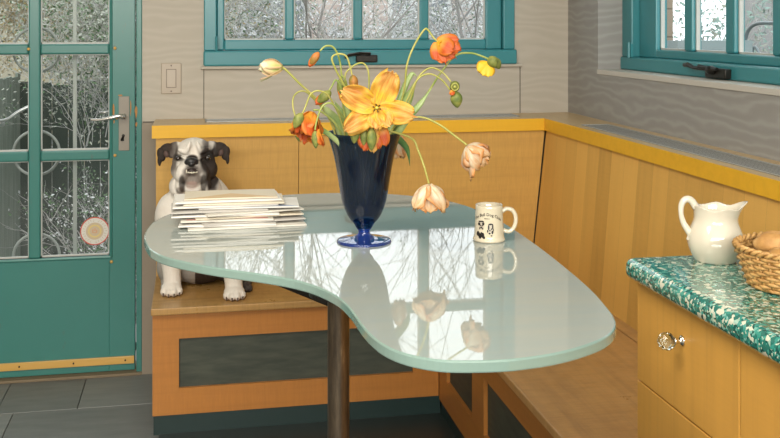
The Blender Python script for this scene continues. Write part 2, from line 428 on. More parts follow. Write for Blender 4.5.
# ---- window_2 (right)
def win_right():
    W = thing('window_2', (RX, RY1, RZ0), kind='structure')
    bm = BM()
    bx(bm, RX, RX+.14, RY1-.085, RY1, RZ0+.05, RZ1); bx(bm, RX, RX+.14, RY0, RY0+.085, RZ0+.05, RZ1); bx(bm, RX, RX+.14, RY0+.085, RY1-.085, RZ1-.05, RZ1)
    obj('window_frame', bm, TEAL, W, bevel=.004)
    obj('window_sill', box(RX-.008, RX+.14, RY0, RY1, RZ0+.002, RZ0+.05), TEAL, W, bevel=.006)
    obj('sill_board', box(XR-.004, RX+.02, RY0+.001, RY1-.001, RZ0-.015, RZ0+.0015), mat('pale_sill_edge', (.55,.52,.47), .5), W)
    xs = RX+.03
    ys = [(3.313,3.113), (3.058,2.847), (2.792,2.590), (2.535,2.33), (2.275,2.075)]
    zs = [(1.212,1.55), (1.585,1.94)]
    sa = BM(); y0, y1 = RY1-.086, RY0+.086
    bx(sa, xs, xs+.045, ys[0][0], y0, RZ0+.05, RZ1-.05); bx(sa, xs, xs+.045, y1, ys[-1][1], RZ0+.05, RZ1-.05)
    bx(sa, xs, xs+.045, ys[-1][1], ys[0][0], RZ0+.05, zs[0][0]); bx(sa, xs, xs+.045, ys[-1][1], ys[0][0], zs[-1][1], RZ1-.05)
    obj('sash', sa, TEAL, W, bevel=.005)
    mb = BM()
    for a, b in zip(ys, ys[1:]): bx(mb, xs+.004, xs+.042, b[0], a[1], zs[0][0], zs[-1][1])
    bx(mb, xs+.006, xs+.04, ys[-1][1], ys[0][0], zs[0][1], zs[1][0])
    obj('glazing_bar', mb, TEAL, W, bevel=.007)
    for a, b in ys:
        for c, d in zs:
            bd = BM(); e = .006
            for q in ((a-e, a, c, d), (b, b+e, c, d), (b, a, c, c+e), (b, a, d-e, d)): bx(bd, xs+.018, xs+.032, q[0], q[1], q[2], q[3])
            p = obj('pane', box(xs+.024, xs+.027, b, a, c, d), GLASS, W)
            obj('glazing_bead', bd, PUTTY, p)
    h = BM(); bx(h, RX-.01, RX+.002, RY1-.10, RY1-.075, RZ0+.05, RZ0+.10); tube(h, [(RX-.012, RY1-.088, RZ0+.048), (RX-.012, RY1-.088, RZ0+.104)], .006)
    obj('hinge', h, TEAL, W)
    L = BM(); bx(L, RX-.030, RX-.006, 2.735, 2.855, RZ0+.006, RZ0+.036); ell(L, (RX-.034, 2.81, RZ0+.03), (.016,.022,.014))
    obj('window_crank', L, BLACKM, W, bevel=.004, autos=40)
    L = BM(); tube(L, [(RX-.035, 2.81, RZ0+.032), (RX-.042, 2.90, RZ0+.034), (RX-.042, 2.94, RZ0+.042), (RX-.038, 2.97, RZ0+.040)], [.006,.006,.008,.007])
    tube(L, [(RX-.036, 2.77, RZ0+.034), (RX-.042, 2.87, RZ0+.040)], .006)
    obj('crank_handle', L, BLACKM, W)
win_right()

# ---- door_1
def door():
    D = thing('door_1', (-.6, YW, 0), kind='structure')
    y0 = YW+.012; th = .045
    x0, x1, z0, z1 = DX0+.0, -.2205, .012, 2.045
    cols = [(-.843,-.599), (-.557,-.313)]; rws = [(.443,.799), (.836,1.192), (1.230,1.586), (1.623,1.95)]
    bm = BM()
    bx(bm, x0, cols[0][0], y0, y0+th, z0, z1); bx(bm, cols[1][1], x1, y0, y0+th, z0, z1)
    bx(bm, cols[0][0], cols[1][1], y0, y0+th, z0, rws[0][0]); bx(bm, cols[0][0], cols[1][1], y0, y0+th, rws[-1][1], z1)
    obj('door_panel', bm, TEALD, D, bevel=.0015)
    mb = BM()
    bx(mb, cols[0][1], cols[1][0], y0-.004, y0+.04, rws[0][0], rws[-1][1])
    for a, b in zip(rws, rws[1:]): bx(mb, cols[0][0], cols[0][1], y0-.003, y0+.04, a[1], b[0]); bx(mb, cols[1][0], cols[1][1], y0-.003, y0+.04, a[1], b[0])
    # raised moulding round the glazing
    bx(mb, cols[1][1], cols[1][1]+.012, y0-.006, y0+.03, rws[0][0]-.012, rws[-1][1]+.012)
    bx(mb, cols[0][0], cols[1][1]+.012, y0-.006, y0+.03, rws[0][0]-.012, rws[0][0])
    obj('glazing_bar', mb, TEALD, D, bevel=.008)
    for a, b in cols:
        for c, d in rws:
            bd = BM(); e = .004
            for q in ((a, a+e, c, d), (b-e, b, c, d), (a, b, c, c+e*1.4), (a, b, d-e, d)): bx(bd, q[0], q[1], y0+.012, y0+.022, q[2], q[3])
            p = obj('pane', box(a, b, y0+.018, y0+.021, c, d), GLASS, D)
            obj('glazing_bead', bd, PUTTY, p)
    fr = BM(); bx(fr, x1+.006, DX1+.018, YW-.006, YW+.1, 0, DZ1+.02); bx(fr, DX0-.06, DX0-.004, YW-.006, YW+.1, 0, DZ1+.02); bx(fr, DX0-.06, DX1+.018, YW-.006, YW+.1, DZ1, DZ1+.06)
    obj('door_frame', fr, TEALD, D, bevel=.003)
    obj('kick_strip', box(x0+.02, x1-.002, y0-.009, y0, .038, .066), BRASS, D, bevel=.002)
    s = BM()
    for x in (-.255, -.44, -.63, -.82): bmesh.ops.create_cone(s, segments=10, radius1=.0035, radius2=.003, depth=.004, cap_ends=True, matrix=Matrix.Translation((x, y0-.010, .052)) @ Matrix.Rotation(pi/2, 4, 'X'))
    obj('screw', s, BLACKM, D)
    obj('threshold', box(DX0-.05, DX1+.018, YW-.02, YW+.12, 0, .010), mat('worn_threshold', (.2,.15,.09), .6), D, bevel=.002)
    # lock plate, lever and keyhole
    obj('lock_plate', box(-.279, -.2405, y0-.005, y0, .832, 1.034), mat('dull_steel_plate', (.27,.235,.19), .4), D, bevel=.0015)
    lv = BM()
    tube(lv, [(-.260, y0, .962), (-.260, y0-.05, .962)], .009, 12)
    P = cat_rom([(-.260, y0-.05, .962), (-.275, y0-.055, .966), (-.31, y0-.055, .958), (-.35, y0-.05, .952), (-.375, y0-.046, .953)], 5)
    tube(lv, P, .0075, 10, r1=.005)
    obj('door_handle', lv, mat('worn_nickel', (.72,.70,.66), .25, Metallic=.9), D, smooth=True)
    lo = BM(); tube(lo, [(-.40+.045, y0+.06, .968), (-.315, y0+.06, .97)], .005); tube(lo, [(-.315, y0+.045, .97), (-.315, y0+.06, .97)], .005)
    obj('outer_handle', lo, STEEL, D, smooth=True)
    k = BM(); ell(k, (-.262, y0-.006, .888), (.0055,.002,.0055)); bx(k, -.2645, -.2595, y0-.0075, y0-.005, .868, .888)
    tube(k, [(-.262, y0-.006, .885), (-.268, y0-.018, .872)], .004)
    obj('keyhole', k, BLACKM, D)
    # chipped paint by the lock
    ch = BM()
    for x, z, w_, h_ in [(-.298,.985,.010,.05), (-.296,.94,.006,.018), (-.286,.955,.007,.02), (-.272,1.038,.02,.006), (-.236,.99,.006,.06), (-.215,.975,.010,.05), (-.214,.93,.008,.02), (-.306,1.005,.006,.03)]:
        vs = [ch.verts.new((x+w_*.5*cos(a)*random.uniform(.6,1.2), y0-.0012 if x < -.222 else YW-.0075, z+h_*.5*sin(a)*random.uniform(.7,1.2))) for a in [2*pi*i/9 for i in range(9)]]
        ch.faces.new(vs)
    obj('chipped_paint', ch, CHIP, D, solid=.0008)
    sc = BM()
    for x, z in ((-.292,1.214), (-.292,.815), (-.305,.42), (-.598,1.212)): ell(sc, (x, y0-.006, z), (.006,.004,.006), seg=10)
    obj('brass_pin', sc, BRASS, D, smooth=True)
    # round sticker on the lower pane
    c = pY(94.8, 231, y0+.015); stk = None
    def ring(r0, r1, dy, sg=48):
        b = BM()
        for i in range(sg):
            a, e = 2*pi*i/sg, 2*pi*(i+1)/sg
            q = [(r1*cos(a), r1*sin(a)), (r1*cos(e), r1*sin(e)), (r0*cos(e), r0*sin(e)), (r0*cos(a), r0*sin(a))]
            b.faces.new([b.verts.new((c.x+p[0], c.y-dy, c.z+p[1])) for p in (q if r0 > 0 else q[:2]+[(0, 0)])])
        return b
    st = thing('round_window_sticker', c, 'round sticker with red rim on the lowest right door pane', 'sticker')
    obj('sticker_rim', ring(.0485, .0525, .0012), mat('red_rim', (.55,.09,.06), .5), st, solid=.0004)
    obj('sticker_band', ring(.032, .0485, .0010), mat('white_band', (.66,.64,.58), .5), st, solid=.0004)
    obj('sticker_centre', ring(0, .032, .0010), mat('tan_centre', (.55,.44,.30), .5), st, solid=.0004)
    obj('sticker_ring', ring(.019, .024, .0014), mat('yellow_ring', (.66,.53,.2), .5), st, solid=.0004)
    mk = BM()
    for i in range(26):
        a = 2*pi*i/26
        ca = Vector((c.x+.040*cos(a), c.y-.0014, c.z+.040*sin(a))); t_ = Vector((-sin(a), 0, cos(a))); r_2 = Vector((cos(a), 0, sin(a)))
        if i in (6, 19): continue
        h_ = .0042; w_ = .002
        for q in ((-1,1,-1,-.5), (-1,-.4,-1,1)) if i % 2 else ((-.3,.3,-1,1), (-1,1,.5,1)):
            mk.faces.new([mk.verts.new(ca+t_*w_*x+r_2*h_*z) for x, z in ((q[0],q[2]),(q[1],q[2]),(q[1],q[3]),(q[0],q[3]))])
    obj('sticker_lettering', mk, mat('tan_lettering', (.5,.42,.32), .5), st, solid=.0003)
    mk = BM()
    for dx, dz, w_, h_ in ((-.007,0,.003,.012), (0,.004,.006,.004), (.007,-.001,.003,.010), (0,-.006,.008,.003), (.001,.010,.003,.003)):
        bx(mk, c.x+dx-w_/2*1.3, c.x+dx+w_/2*1.3, c.y-.0018, c.y-.001, c.z+dz-h_/2, c.z+dz+h_/2)
    obj('sticker_emblem', mk, mat('rust_emblem', (.6,.3,.18), .5), st)
door()

# ---- light switch
c = pY(171.3, 78.3, YW)
sw = thing('light_switch', c, 'beige rocker light switch on the wall beside the teal door', 'light switch')
obj('switch_plate', box(c.x-.037, c.x+.037, YW-.007, YW, c.z-.058, c.z+.058), SWP, sw, bevel=.003)
obj('rocker_surround', box(c.x-.0185, c.x+.0185, YW-.0078, YW-.004, c.z-.035, c.z+.035), SWD, sw)
bm = BM(); vs = bx(bm, c.x-.0165, c.x+.0165, YW-.010, YW-.004, c.z-.033, c.z+.033)
for v_ in vs:
    if v_.co.y < YW-.008 and v_.co.z > c.z: v_.co.y += .0012
obj('rocker', bm, SWP, sw, bevel=.001)
for z in (-.048, .048):
    bm = BM(); ell(bm, (c.x, YW-.0072, c.z+z), (.003,.0015,.003), seg=10); obj('plate_screw', bm, SWD, sw)

# ------------------------------------------------------------------ benches
def framed_front(parent, axis, f, a0, a1, z0, z1, panels, m, pm):
    """face frame in the plane x=f or y=f with recessed dark panels"""
    th = .02
    def B(b, p0, p1, q0, q1, d0=0., d1=th):
        if axis == 'y': bx(b, p0, p1, f+d0, f+d1, q0, q1)
        else: bx(b, f+d0, f+d1, p0, p1, q0, q1)
    bm = BM(); edge = [a0]+[e for p in panels for e in (p[0], p[1])]+[a1]
    pz0, pz1 = panels[0][2], panels[0][3]
    B(bm, a0, a1, z0, pz0); B(bm, a0, a1, pz1, z1)
    for i in range(0, len(edge), 2): B(bm, edge[i], edge[i+1], pz0, pz1)
    obj('front_frame', bm, m, parent)
    for p in panels:
        bm = BM(); B(bm, p[0]-.005, p[1]+.005, pz0-.005, pz1+.005, .012, .018)
        obj('inset_panel', bm, pm, parent)
BL0, BY, BX = -.132, 3.245, .80     # left end, left bench front plane, right bench front plane
b1 = thing('built_in_bench', (.33, 3.4, 0), 'built-in wooden bench along the back wall that the dog sits on', 'bench')
framed_front(b1, 'y', BY, BL0, BX-.002, .063, SEAT-.022, [(-.05, .711, .146, .304)], WOODF, PANEL)
obj('carcass', box(BL0, BX-.002, BY+.02, 3.80, .063, SEAT-.022), WOODF, b1)
obj('kick_board', box(BL0+.003, BX+.004, BY+.006, 3.80, 0, .063), KICK, b1)
obj('seat', box(BL0-.004, BX-.0225, BY-.022, 3.648, SEAT-.022, SEAT), WOODS, b1, bevel=.003)
b2 = thing('built_in_bench', (1.1, 2.6, 0), 'built-in wooden bench along the right wall, behind the glass table', 'bench')
framed_front(b2, 'x', BX, 1.72, BY+.0, .052, SEAT-.022, [(1.88, 2.722-.42, .142, .303), (2.302, 2.722, .142, .303), (2.842, 3.145, .142, .303)], WOODF2, PANEL)
obj('carcass', box(BX+.02, 1.26, 1.72, BY, .052, SEAT-.022), WOODF2, b2)
obj('kick_board', box(BX+.006, 1.26, 1.72, BY+.003, 0, .052), KICK, b2)
obj('seat', box(BX-.022, 1.217, 1.70, 3.648, SEAT-.022, SEAT), WOODS2, b2, bevel=.003)
obj('seat_back_strip', box(1.222, 1.285, 1.70, 3.66, SEAT-.022, SEAT), WOODS2, b2, bevel=.002)
# the panels leaning against the walls
def quad_slab(P, d, m, name, parent, bevel=0):
    """slab from 4 points (front face) pushed back by d"""
    bm = BM(); A = [bm.verts.new(Vector(p)) for p in P]; B = [bm.verts.new(Vector(p)+Vector(d)) for p in P]
    bm.faces.new(A); bm.faces.new(B[::-1])
    for i in range(4): bm.faces.new((A[i], B[i], B[(i+1) % 4], A[(i+1) % 4]))
    bmesh.ops.recalc_face_normals(bm, faces=bm.faces)
    return obj(name, bm, m, parent, bevel=bevel)
LZ = LEDGE-.044
k1 = thing('bench_backrest', (.5, 3.65, SEAT), 'golden veneer backrest behind the dog and the flowers', 'backrest')
for xa, xb in ((-.135, .367), (.369, 1.30)):
    xc = xb if xb < 1.2 else 1.262
    quad_slab([(xa, 3.605, LZ), (xb, 3.605, LZ), (xc, 3.645, SEAT), (xa, 3.645, SEAT)], (0, .02, 0), WOODV, 'back_panel', k1)
k2 = thing('bench_backrest', (1.29, 2.6, SEAT), 'golden boarded backrest sloping along the right wall', 'backrest')
quad_slab([(1.305, 3.60, LZ), (1.305, 1.2, LZ), (1.265, 1.2, SEAT), (1.265, 3.64, SEAT)], (.02, 0, 0), WOODB, 'back_panel', k2)
# ledge: one L-shaped shelf with a yellow lip
lg = thing('wall_ledge', (1.3, 3.7, LEDGE), 'L-shaped wooden ledge with yellow front edge above the backrests', 'ledge')
bm = BM(); bx(bm, -.146, XR, 3.592, YW-.001, LZ+.006, LEDGE); bx(bm, 1.30, XR-.001, 1.2, 3.592, LZ+.006, LEDGE)
obj('ledge_top', bm, LTOP, lg)
bm = BM(); bx(bm, -.148, 1.296, 3.588, 3.5925, LZ, LEDGE+.001); bx(bm, 1.292, 1.2965, 1.2, 3.588, LZ, LEDGE+.001)
obj('yellow_edge', bm, YEL, lg)
def grille(x0, x1, y0, y1, n_, axis, label):
    g = thing('vent_grille', ((x0+x1)/2, (y0+y1)/2, LEDGE), label, 'vent grille')
    bm = BM(); e = .005; z0, z1 = LEDGE, LEDGE+.0025
    for q in ((x0, x1, y0, y0+e), (x0, x1, y1-e, y1), (x0, x0+e, y0, y1), (x1-e, x1, y0, y1)): bx(bm, *q, z0, z1)
    obj('grille_frame', bm, ALU, g)
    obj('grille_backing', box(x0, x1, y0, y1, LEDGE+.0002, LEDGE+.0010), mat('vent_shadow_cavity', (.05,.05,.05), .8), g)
    bm = BM()
    for i in range(n_):
        if axis == 'x': y = y0+e+(y1-y0-2*e)*(i+.5)/n_; bx(bm, x0+e, x1-e, y-.0026, y+.0026, z0, LEDGE+.0014)
        else: x = x0+e+(x1-x0-2*e)*(i+.5)/n_; bx(bm, x-.0030, x+.0030, y0+e, y1-e, z0, LEDGE+.0014)
    obj('grille_bars', bm, ALU, g)
grille(.036, 1.23, 3.69, 3.80, 7, 'x', 'long grey metal vent grille under the back window')
grille(1.335, 1.435, 1.96, 3.33, 8, 'y', 'long grey metal vent grille under the right window')

# ------------------------------------------------------------------ table
out = [(-.093,2.019),(-.079,1.959),(-.051,1.903),(0,1.842),(.047,1.798),(.094,1.76),(.139,1.722),(.174,1.683),(.202,1.634),(.222,1.575),(.232,1.505),(.235,1.431),(.240,1.374),(.251,1.325),(.272,1.285),(.303,1.257),(.334,1.245),(.387,1.238),(.425,1.241),(.465,1.25),(.507,1.268),(.55,1.295),(.579,1.325),(.602,1.367),(.618,1.43),(.636,1.54),(.650,1.70),(.660,1.88),(.663,2.10),(.648,2.26),(.618,2.37),(.57,2.44),(.513,2.495),(.442,2.534),(.366,2.552),(.28,2.556),(.20,2.545),(.11,2.51),(.022,2.445),(-.048,2.36),(-.086,2.27),(-.100,2.177),(-.102,2.096)]
tb = thing('glass_table', (.236, 1.68, 0), 'boomerang-shaped frosted glass table on a dark steel leg', 'table')
P = cat_rom([(a, b, 0) for a, b in out], 4, True); Gt = .0165
bm = BM()
cx, cy = .33, 1.95
def inset(p, d, i):
    t_ = (P[(i+1) % len(P)]-P[i-1]).normalized(); nrm = Vector((-t_.y, t_.x, 0))
    return p-nrm*d   # outline runs counter-clockwise; +normal points in
area = sum(P[i].x*P[(i+1) % len(P)].y-P[(i+1) % len(P)].x*P[i].y for i in range(len(P)))
sg_ = -1 if area > 0 else 1
lv = []
for d, z in ((.0025, TOP), (.0008, TOP-.0008), (0, TOP-.0025), (0, TOP-Gt+.0025), (.0008, TOP-Gt+.0008), (.0025, TOP-Gt)):
    lv.append([bm.verts.new(Vector((*(inset(p, d*sg_, i).xy), z))) for i, p in enumerate(P)])
m_ = len(P)
for A, B in zip(lv, lv[1:]):
    for i in range(m_):
        f_ = bm.faces.new((A[i], B[i], B[(i+1) % m_], A[(i+1) % m_])); f_.material_index = 1
ft = bm.faces.new(lv[0]); fb = bm.faces.new(lv[-1][::-1])
bmesh.ops.recalc_face_normals(bm, faces=bm.faces)
bmesh.ops.triangulate(bm, faces=[ft, fb])
obj('table_top', bm, [TGL, TEDGE], tb)
bm = BM(); LX, LY = .2375, 1.672
tube(bm, [(LX, LY, 0.012), (LX, LY, TOP-Gt-.006)], .0185, 32)
obj('leg', bm, LEG, tb, autos=40)
bm = BM(); lathe(bm, [(0, 0), (.11, 0), (.11, .008), (.03, .012), (.0, .012)], (LX, LY, 0), 40)
obj('foot_plate', bm, LEG, tb, autos=40)
bm = BM(); lathe(bm, [(0, 0), (.05, 0), (.05, .006), (0, .006)], (LX, LY, TOP-Gt-.006), 32)
zt_ = TOP-Gt-.0005
for (ex, ey) in ((.128, 1.80), (.42, 1.95)):
    d = Vector((ex-LX, ey-LY, 0)); L_ = d.length; d.normalize(); s_ = Vector((-d.y, d.x, 0))*.006
    A = [Vector((LX, LY, 0))+d*q for q in (0, L_, L_, 0)]
    zz = (zt_, zt_, zt_-.008, zt_-.03)
    f1 = [bm.verts.new(Vector((a.x, a.y, z))+s_) for a, z in zip(A, zz)]; f2 = [bm.verts.new(Vector((a.x, a.y, z))-s_) for a, z in zip(A, zz)]
    bm.faces.new(f1); bm.faces.new(f2[::-1])
    for i in range(4): bm.faces.new((f1[i], f2[i], f2[(i+1) % 4], f1[(i+1) % 4]))
bmesh.ops.recalc_face_normals(bm, faces=bm.faces)
obj('support_bracket', bm, BLACKM, tb)

# ------------------------------------------------------------------ mail
def envelope(name, cx, cy, w, d, h, rot, z, m, label, cat='envelope', flap=True, bend=0, stripe=None):
    c = Vector((cx, cy, z)); R = Matrix.Rotation(rad(rot), 3, 'Z')
    bm = BM(); nx = 8; ny = 2
    gt = [[None]*(ny+1) for _ in range(nx+1)]; gb = [[None]*(ny+1) for _ in range(nx+1)]
    for i in range(nx+1):
        for j in range(ny+1):
            x = (i/nx-.5)*w; y_ = (j/ny-.5)*d
            puff = h*(.72+.28*sin(pi*i/nx)); lift = bend*max(0, x/w)**2*4
            p = R @ Vector((x, y_, 0))
            gt[i][j] = bm.verts.new(c+p+Vector((0, 0, puff+lift))); gb[i][j] = bm.verts.new(c+p+Vector((0, 0, lift)))
    for i in range(nx):
        for j in range(ny):
            bm.faces.new((gt[i][j], gt[i+1][j], gt[i+1][j+1], gt[i][j+1])); bm.faces.new((gb[i][j], gb[i][j+1], gb[i+1][j+1], gb[i+1][j]))
        bm.faces.new((gt[i][0], gb[i][0], gb[i+1][0], gt[i+1][0])); bm.faces.new((gt[i][ny], gt[i+1][ny], gb[i+1][ny], gb[i][ny]))
    for j in range(ny):
        bm.faces.new((gt[0][j], gt[0][j+1], gb[0][j+1], gb[0][j])); bm.faces.new((gt[nx][j], gb[nx][j], gb[nx][j+1], gt[nx][j+1]))
    bmesh.ops.recalc_face_normals(bm, faces=bm.faces)
    t_ = thing(name, c, label, cat, 'pile of mail on the glass table')
    obj('envelope_body' if cat == 'envelope' else 'cover', bm, m, t_)
    fl_ = BM(); hh = h*.9+.0006
    a = [(-.5, -.5), (.5, -.5), (.0, -.0)] if flap else [(-.46, -.44), (.46, -.44), (.46, -.40), (-.46, -.40)]
    fl_.faces.new([fl_.verts.new(c+R @ Vector((q[0]*w*.96, q[1]*d*.96, h*(.72+.28*sin(pi*(q[0]*.96+.5)))+.0006))) for q in a])
    obj('flap' if flap else 'printed_line', fl_, stripe or m, t_, solid=.0004)
    return t_
mail = [  # name, cx, cy, w, d, h, rot, material, label
 ('magazine', .107,2.215,.250,.150,0.0041,  3.0, 'off', 'off-white catalogue at the very bottom of the mail pile, jutting out at the front', 'magazine'),
 ('envelope', .072,2.205,.205,.120,0.0037, -4.2, 'white','white envelope near the bottom of the pile, its front corner reaching towards the left'),
 ('envelope', .118,2.215,.220,.125,0.0033,  8.4, 'grey', 'grey-white envelope low in the pile, angled out to the right'),
 ('magazine', .070,2.225,.195,.140,0.0037, -1.8, 'pink', 'magazine with a reddish edge low in the mail pile', 'magazine'),
 ('envelope', .112,2.225,.232,.115,0.0033,  5.4, 'cream','cream envelope just above the reddish magazine'),
 ('envelope', .066,2.225,.228,.115,0.0044, -1.2, 'white','thick white envelope in the middle of the mail pile, sticking out left'),
 ('envelope', .118,2.225,.212,.120,0.0030, 12.0, 'off',  'off-white envelope swung far out to the right in the mail pile'),
 ('envelope', .052,2.230,.205,.120,0.0041,  1.2, 'grey', 'greyish envelope in the middle of the pile, furthest to the left'),
 ('envelope', .118,2.235,.215,.115,0.0033, -3.0, 'blue', 'pale blue-edged envelope in the upper half of the mail pile', ),
 ('envelope', .065,2.235,.225,.110,0.0044,  0.6, 'white','white envelope fourth from the top of the mail pile'),
 ('envelope', .085,2.235,.215,.115,0.0037, -1.8, 'cream','cream envelope third from the top of the mail pile'),
 ('envelope', .070,2.240,.228,.110,0.0048,  1.8, 'white','thick white envelope second from the top of the mail pile'),
 ('envelope', .078,2.245,.200,.105,0.0033, -0.6, 'manila','pale manila envelope lying on top of the mail pile'),
]
z = TOP+.0005
for i, q in enumerate(mail):
    nm, cx, cy, w_, d_, h_, ro, mk_, lb = q[:9]
    envelope(nm, cx, cy, w_, d_, h_, ro, z, PAP[mk_] if mk_ not in ('manila', 'blue', 'pink') else PAP[{'manila': 'cream', 'blue': 'white', 'pink': 'off'}[mk_]], lb, 'magazine' if nm == 'magazine' else 'envelope', flap=(nm == 'envelope'), stripe=PAP['pink'] if mk_ == 'pink' else PAP['manila'] if mk_ == 'manila' else PAP['blue'] if mk_ == 'blue' else None)
    z += h_+.0007

# ------------------------------------------------------------------ vase
VC = Vector((.331, 1.968, TOP)); kx = .00197
prof_px = [(37.5,118),(35.5,111),(33,103),(30.5,94),(28.5,84),(26.8,74),(25.2,64),(23.5,54),(21.5,46),(18.5,38),(14.5,31),(10.5,26.5),(7.5,23)]
outer = [(r*kx, (z_-8)*kx) for r, z_ in prof_px]
prof = [(0, 0), (.050, 0), (.0535, .001), (.054, .003), (.052, .0048), (.040, .0065), (.022, .010), (.014, .0145), (.0115, .019), (.0120, .0235), (.0145, .027)]
foot_ = prof[:]+[(0, .027)]
prof = [(0, .0272), (.0145, .0272)] + [(r, z_) for r, z_ in outer[::-1] if z_ > .030]
inner = [(max(r-.0028, .001), z_) for r, z_ in outer if z_ > .047]
rim = [(outer[0][0]+.0008, outer[0][1]+.0018), (outer[0][0]-.0012, outer[0][1]+.0022)]
full = prof+rim+inner+[(.012, .043), (0, .0415)]
vs_ = thing('flower_vase', VC, 'cobalt blue glass vase on a round foot, full of flowers', 'vase')
def soft(pr_, n_=3):
    q = [Vector((a, b, 0)) for a, b in pr_]; s = cat_rom(q, n_); return [(max(0, p.x), p.y) for p in s]
bm = BM(); lathe(bm, soft(full, 3), VC, 64)
obj('vase_body', bm, COB, vs_, smooth=True)
bm = BM(); lathe(bm, soft(foot_, 3), VC, 64)
obj('vase_foot', bm, COBF, vs_, smooth=True)

# ------------------------------------------------------------------ flowers
def petal(bm, o, axis, side, L, W, a0, a1, cup=.35, ruf=.06, seed=0, nu=10, nv=8, wpow=.7, tipr=.5, rag=.16):
    """petal from point o: opens from angle a0 (base) to a1 (tip) away from axis towards side (degrees)"""
    uvl = bm.loops.layers.uv.verify()
    axis = axis.normalized(); side = (side-axis*side.dot(axis)).normalized(); tan = axis.cross(side)
    p = Vector(o); G = []
    for i in range(nu+1):
        s = i/nu; a = rad(a0+(a1-a0)*s)
        d = axis*cos(a)+side*sin(a); nn = axis*-sin(a)+side*cos(a)  # outward normal
        if i: p = p+d*(L/nu)
        prof_ = (sin(pi*min(1, (s*.88+.07)))**wpow)
        w = W*.5*prof_*(1 if s < .85 else 1-(s-.85)*tipr*2)
        row = []
        for j in range(nv+1):
            t = j/nv*2-1
            wob = noise.noise(Vector((s*3.1+seed*7.3, t*2.2, seed*1.7)))*ruf*L*(.3+s)*(.4+abs(t))
            wob += sin(t*9+seed*5+s*4)*ruf*.35*L*s
            q = p+tan*(w*t)-nn*(cup*w*t*t)+nn*wob
            if i == nu: q = q+d*(noise.noise(Vector((t*3.5, seed*3.1, 0)))*rag*L-abs(t)*.06*L)
            row.append(bm.verts.new(q))
        G.append(row)
    for i in range(nu):
        for j in range(nv):
            f_ = bm.faces.new((G[i][j], G[i+1][j], G[i+1][j+1], G[i][j+1])); f_.smooth = True
            for lp, (a, b) in zip(f_.loops, ((i, j), (i+1, j), (i+1, j+1), (i, j+1))): lp[uvl].uv = (a/nu, b/nv)
CAMR = Vector((cos(TH), -sin(TH), 0)); CAMF = Vector((sin(TH), cos(TH), 0)); UP = Vector((0, 0, 1))
def V2(dx, dy, df=0): return CAMR*dx-UP*dy+CAMF*df
FL = 'cut flowers in the blue vase'
def flower(name, label, cat='flower'):
    f_ = thing(name, VC+Vector((0, 0, .05)), label, cat, FL)
    return f_
def keep_in(q):
    u, v_, Y = q
    if v_ < 122: return q
    tab = [(248-8-z_, r) for r, z_ in prof_px]   # (v, half width in px), rim first
    tab = [(248-z_, r) for r, z_ in prof_px]
    r = tab[0][1]
    for (va, ra), (vb, rb) in zip(tab, tab[1:]):
        if va <= v_ <= vb: r = ra+(rb-ra)*(v_-va)/(vb-va)
    if v_ > 150: r *= .72
    else: r *= .86
    # only stems that are rooted in the vase here (near its axis)
    dx, dy = u-363, (Y-YV)/kx
    d = math.hypot(dx, dy)
    if abs(dx) < 41 and d > r: dx, dy = dx*r/d, dy*r/d
    return (363+dx, v_, YV+dy*kx)
def rooted(pts):
    n_ = 0
    for q in pts:
        if q[1] >= 118: n_ += 1
        else: break
    return [keep_in(q) if i < max(n_, 3) and q[1] >= 122 and i < 4 else q for i, q in enumerate(pts)]
def stem(par, pts, r=.0021, m=STEM, r1=None):
    """pts: (u, v, Y)"""
    W_ = cat_rom([pY(*q) for q in rooted(pts)], 7)
    bm = BM(); tube(bm, W_, r, 8, r1=r1 or r*.85); obj('stem', bm, m, par, smooth=True)
    return W_
def head(par, o, axis, n_, L, W, a0, a1, m, cup=.35, ruf=.06, seed=0, start=0, side0=None, **k):
    axis = Vector(axis).normalized()
    s0 = axis.orthogonal().normalized() if side0 is None else Vector(side0)
    s0 = (s0-axis*s0.dot(axis)).normalized()
    for i in range(n_):
        a = 2*pi*i/n_+start
        side = s0*cos(a)+axis.cross(s0)*sin(a)
        bm = BM(); rr = random.Random(seed*31+i)
        petal(bm, Vector(o)+side*.002*(1+(i % 2)), axis, side, L*rr.uniform(.9,1.08), W*rr.uniform(.9,1.1), a0+rr.uniform(-4,4), a1+rr.uniform(-8,8), cup, ruf, seed*13+i, **k)
        obj('petal', bm, m, par, smooth=True, solid=.0006)
def bud(par, c, axis, L, r, m, name='bud', slit=None, slitm=None):
    """poppy bud: long egg with two sepals; slit shows the petals"""
    axis = Vector(axis).normalized(); q = axis.to_track_quat('Z', 'Y')
    bm = BM(); n0 = 14; rings = []
    M_ = q.to_matrix()
    for i in range(n0+1):
        s = i/n0; rad_ = r*(sin(pi*min(.999, s*.97+.02))**.62)*(1.05-.25*s)
        ring = []
        for k in range(16):
            a = 2*pi*k/16; fur = 1-.14*(abs(cos(a))**8)
            ring.append(bm.verts.new(Vector(c)+M_ @ Vector((rad_*cos(a)*fur, rad_*sin(a)*fur, (s-.5)*L))))
        rings.append(ring)
    for A, B in zip(rings, rings[1:]):
        for k in range(16): bm.faces.new((A[k], A[(k+1) % 16], B[(k+1) % 16], B[k]))
    bm.faces.new(rings[0][::-1]); bm.faces.new(rings[-1])
    obj(name, bm, m, par, smooth=True)
    if slit:
        bm = BM(); side = M_ @ Vector((1, 0, 0))
        for sd in ((1, -1) if slit > 1 else (1,)):
            petal(bm, Vector(c)-axis*L*.30, axis, -CAMF*.6+side*sd, L*.95, r*1.7, 12, -4, .5, .05, sd)
        obj('petal', bm, slitm, par, smooth=True, solid=.0005)
YV = VC.y
# where the stems gather inside the vase
def root(u, dy=0): return [(u*.35+363*.65, 205, YV+dy*.3), (u*.7+363*.3, 165, YV+dy*.7)]

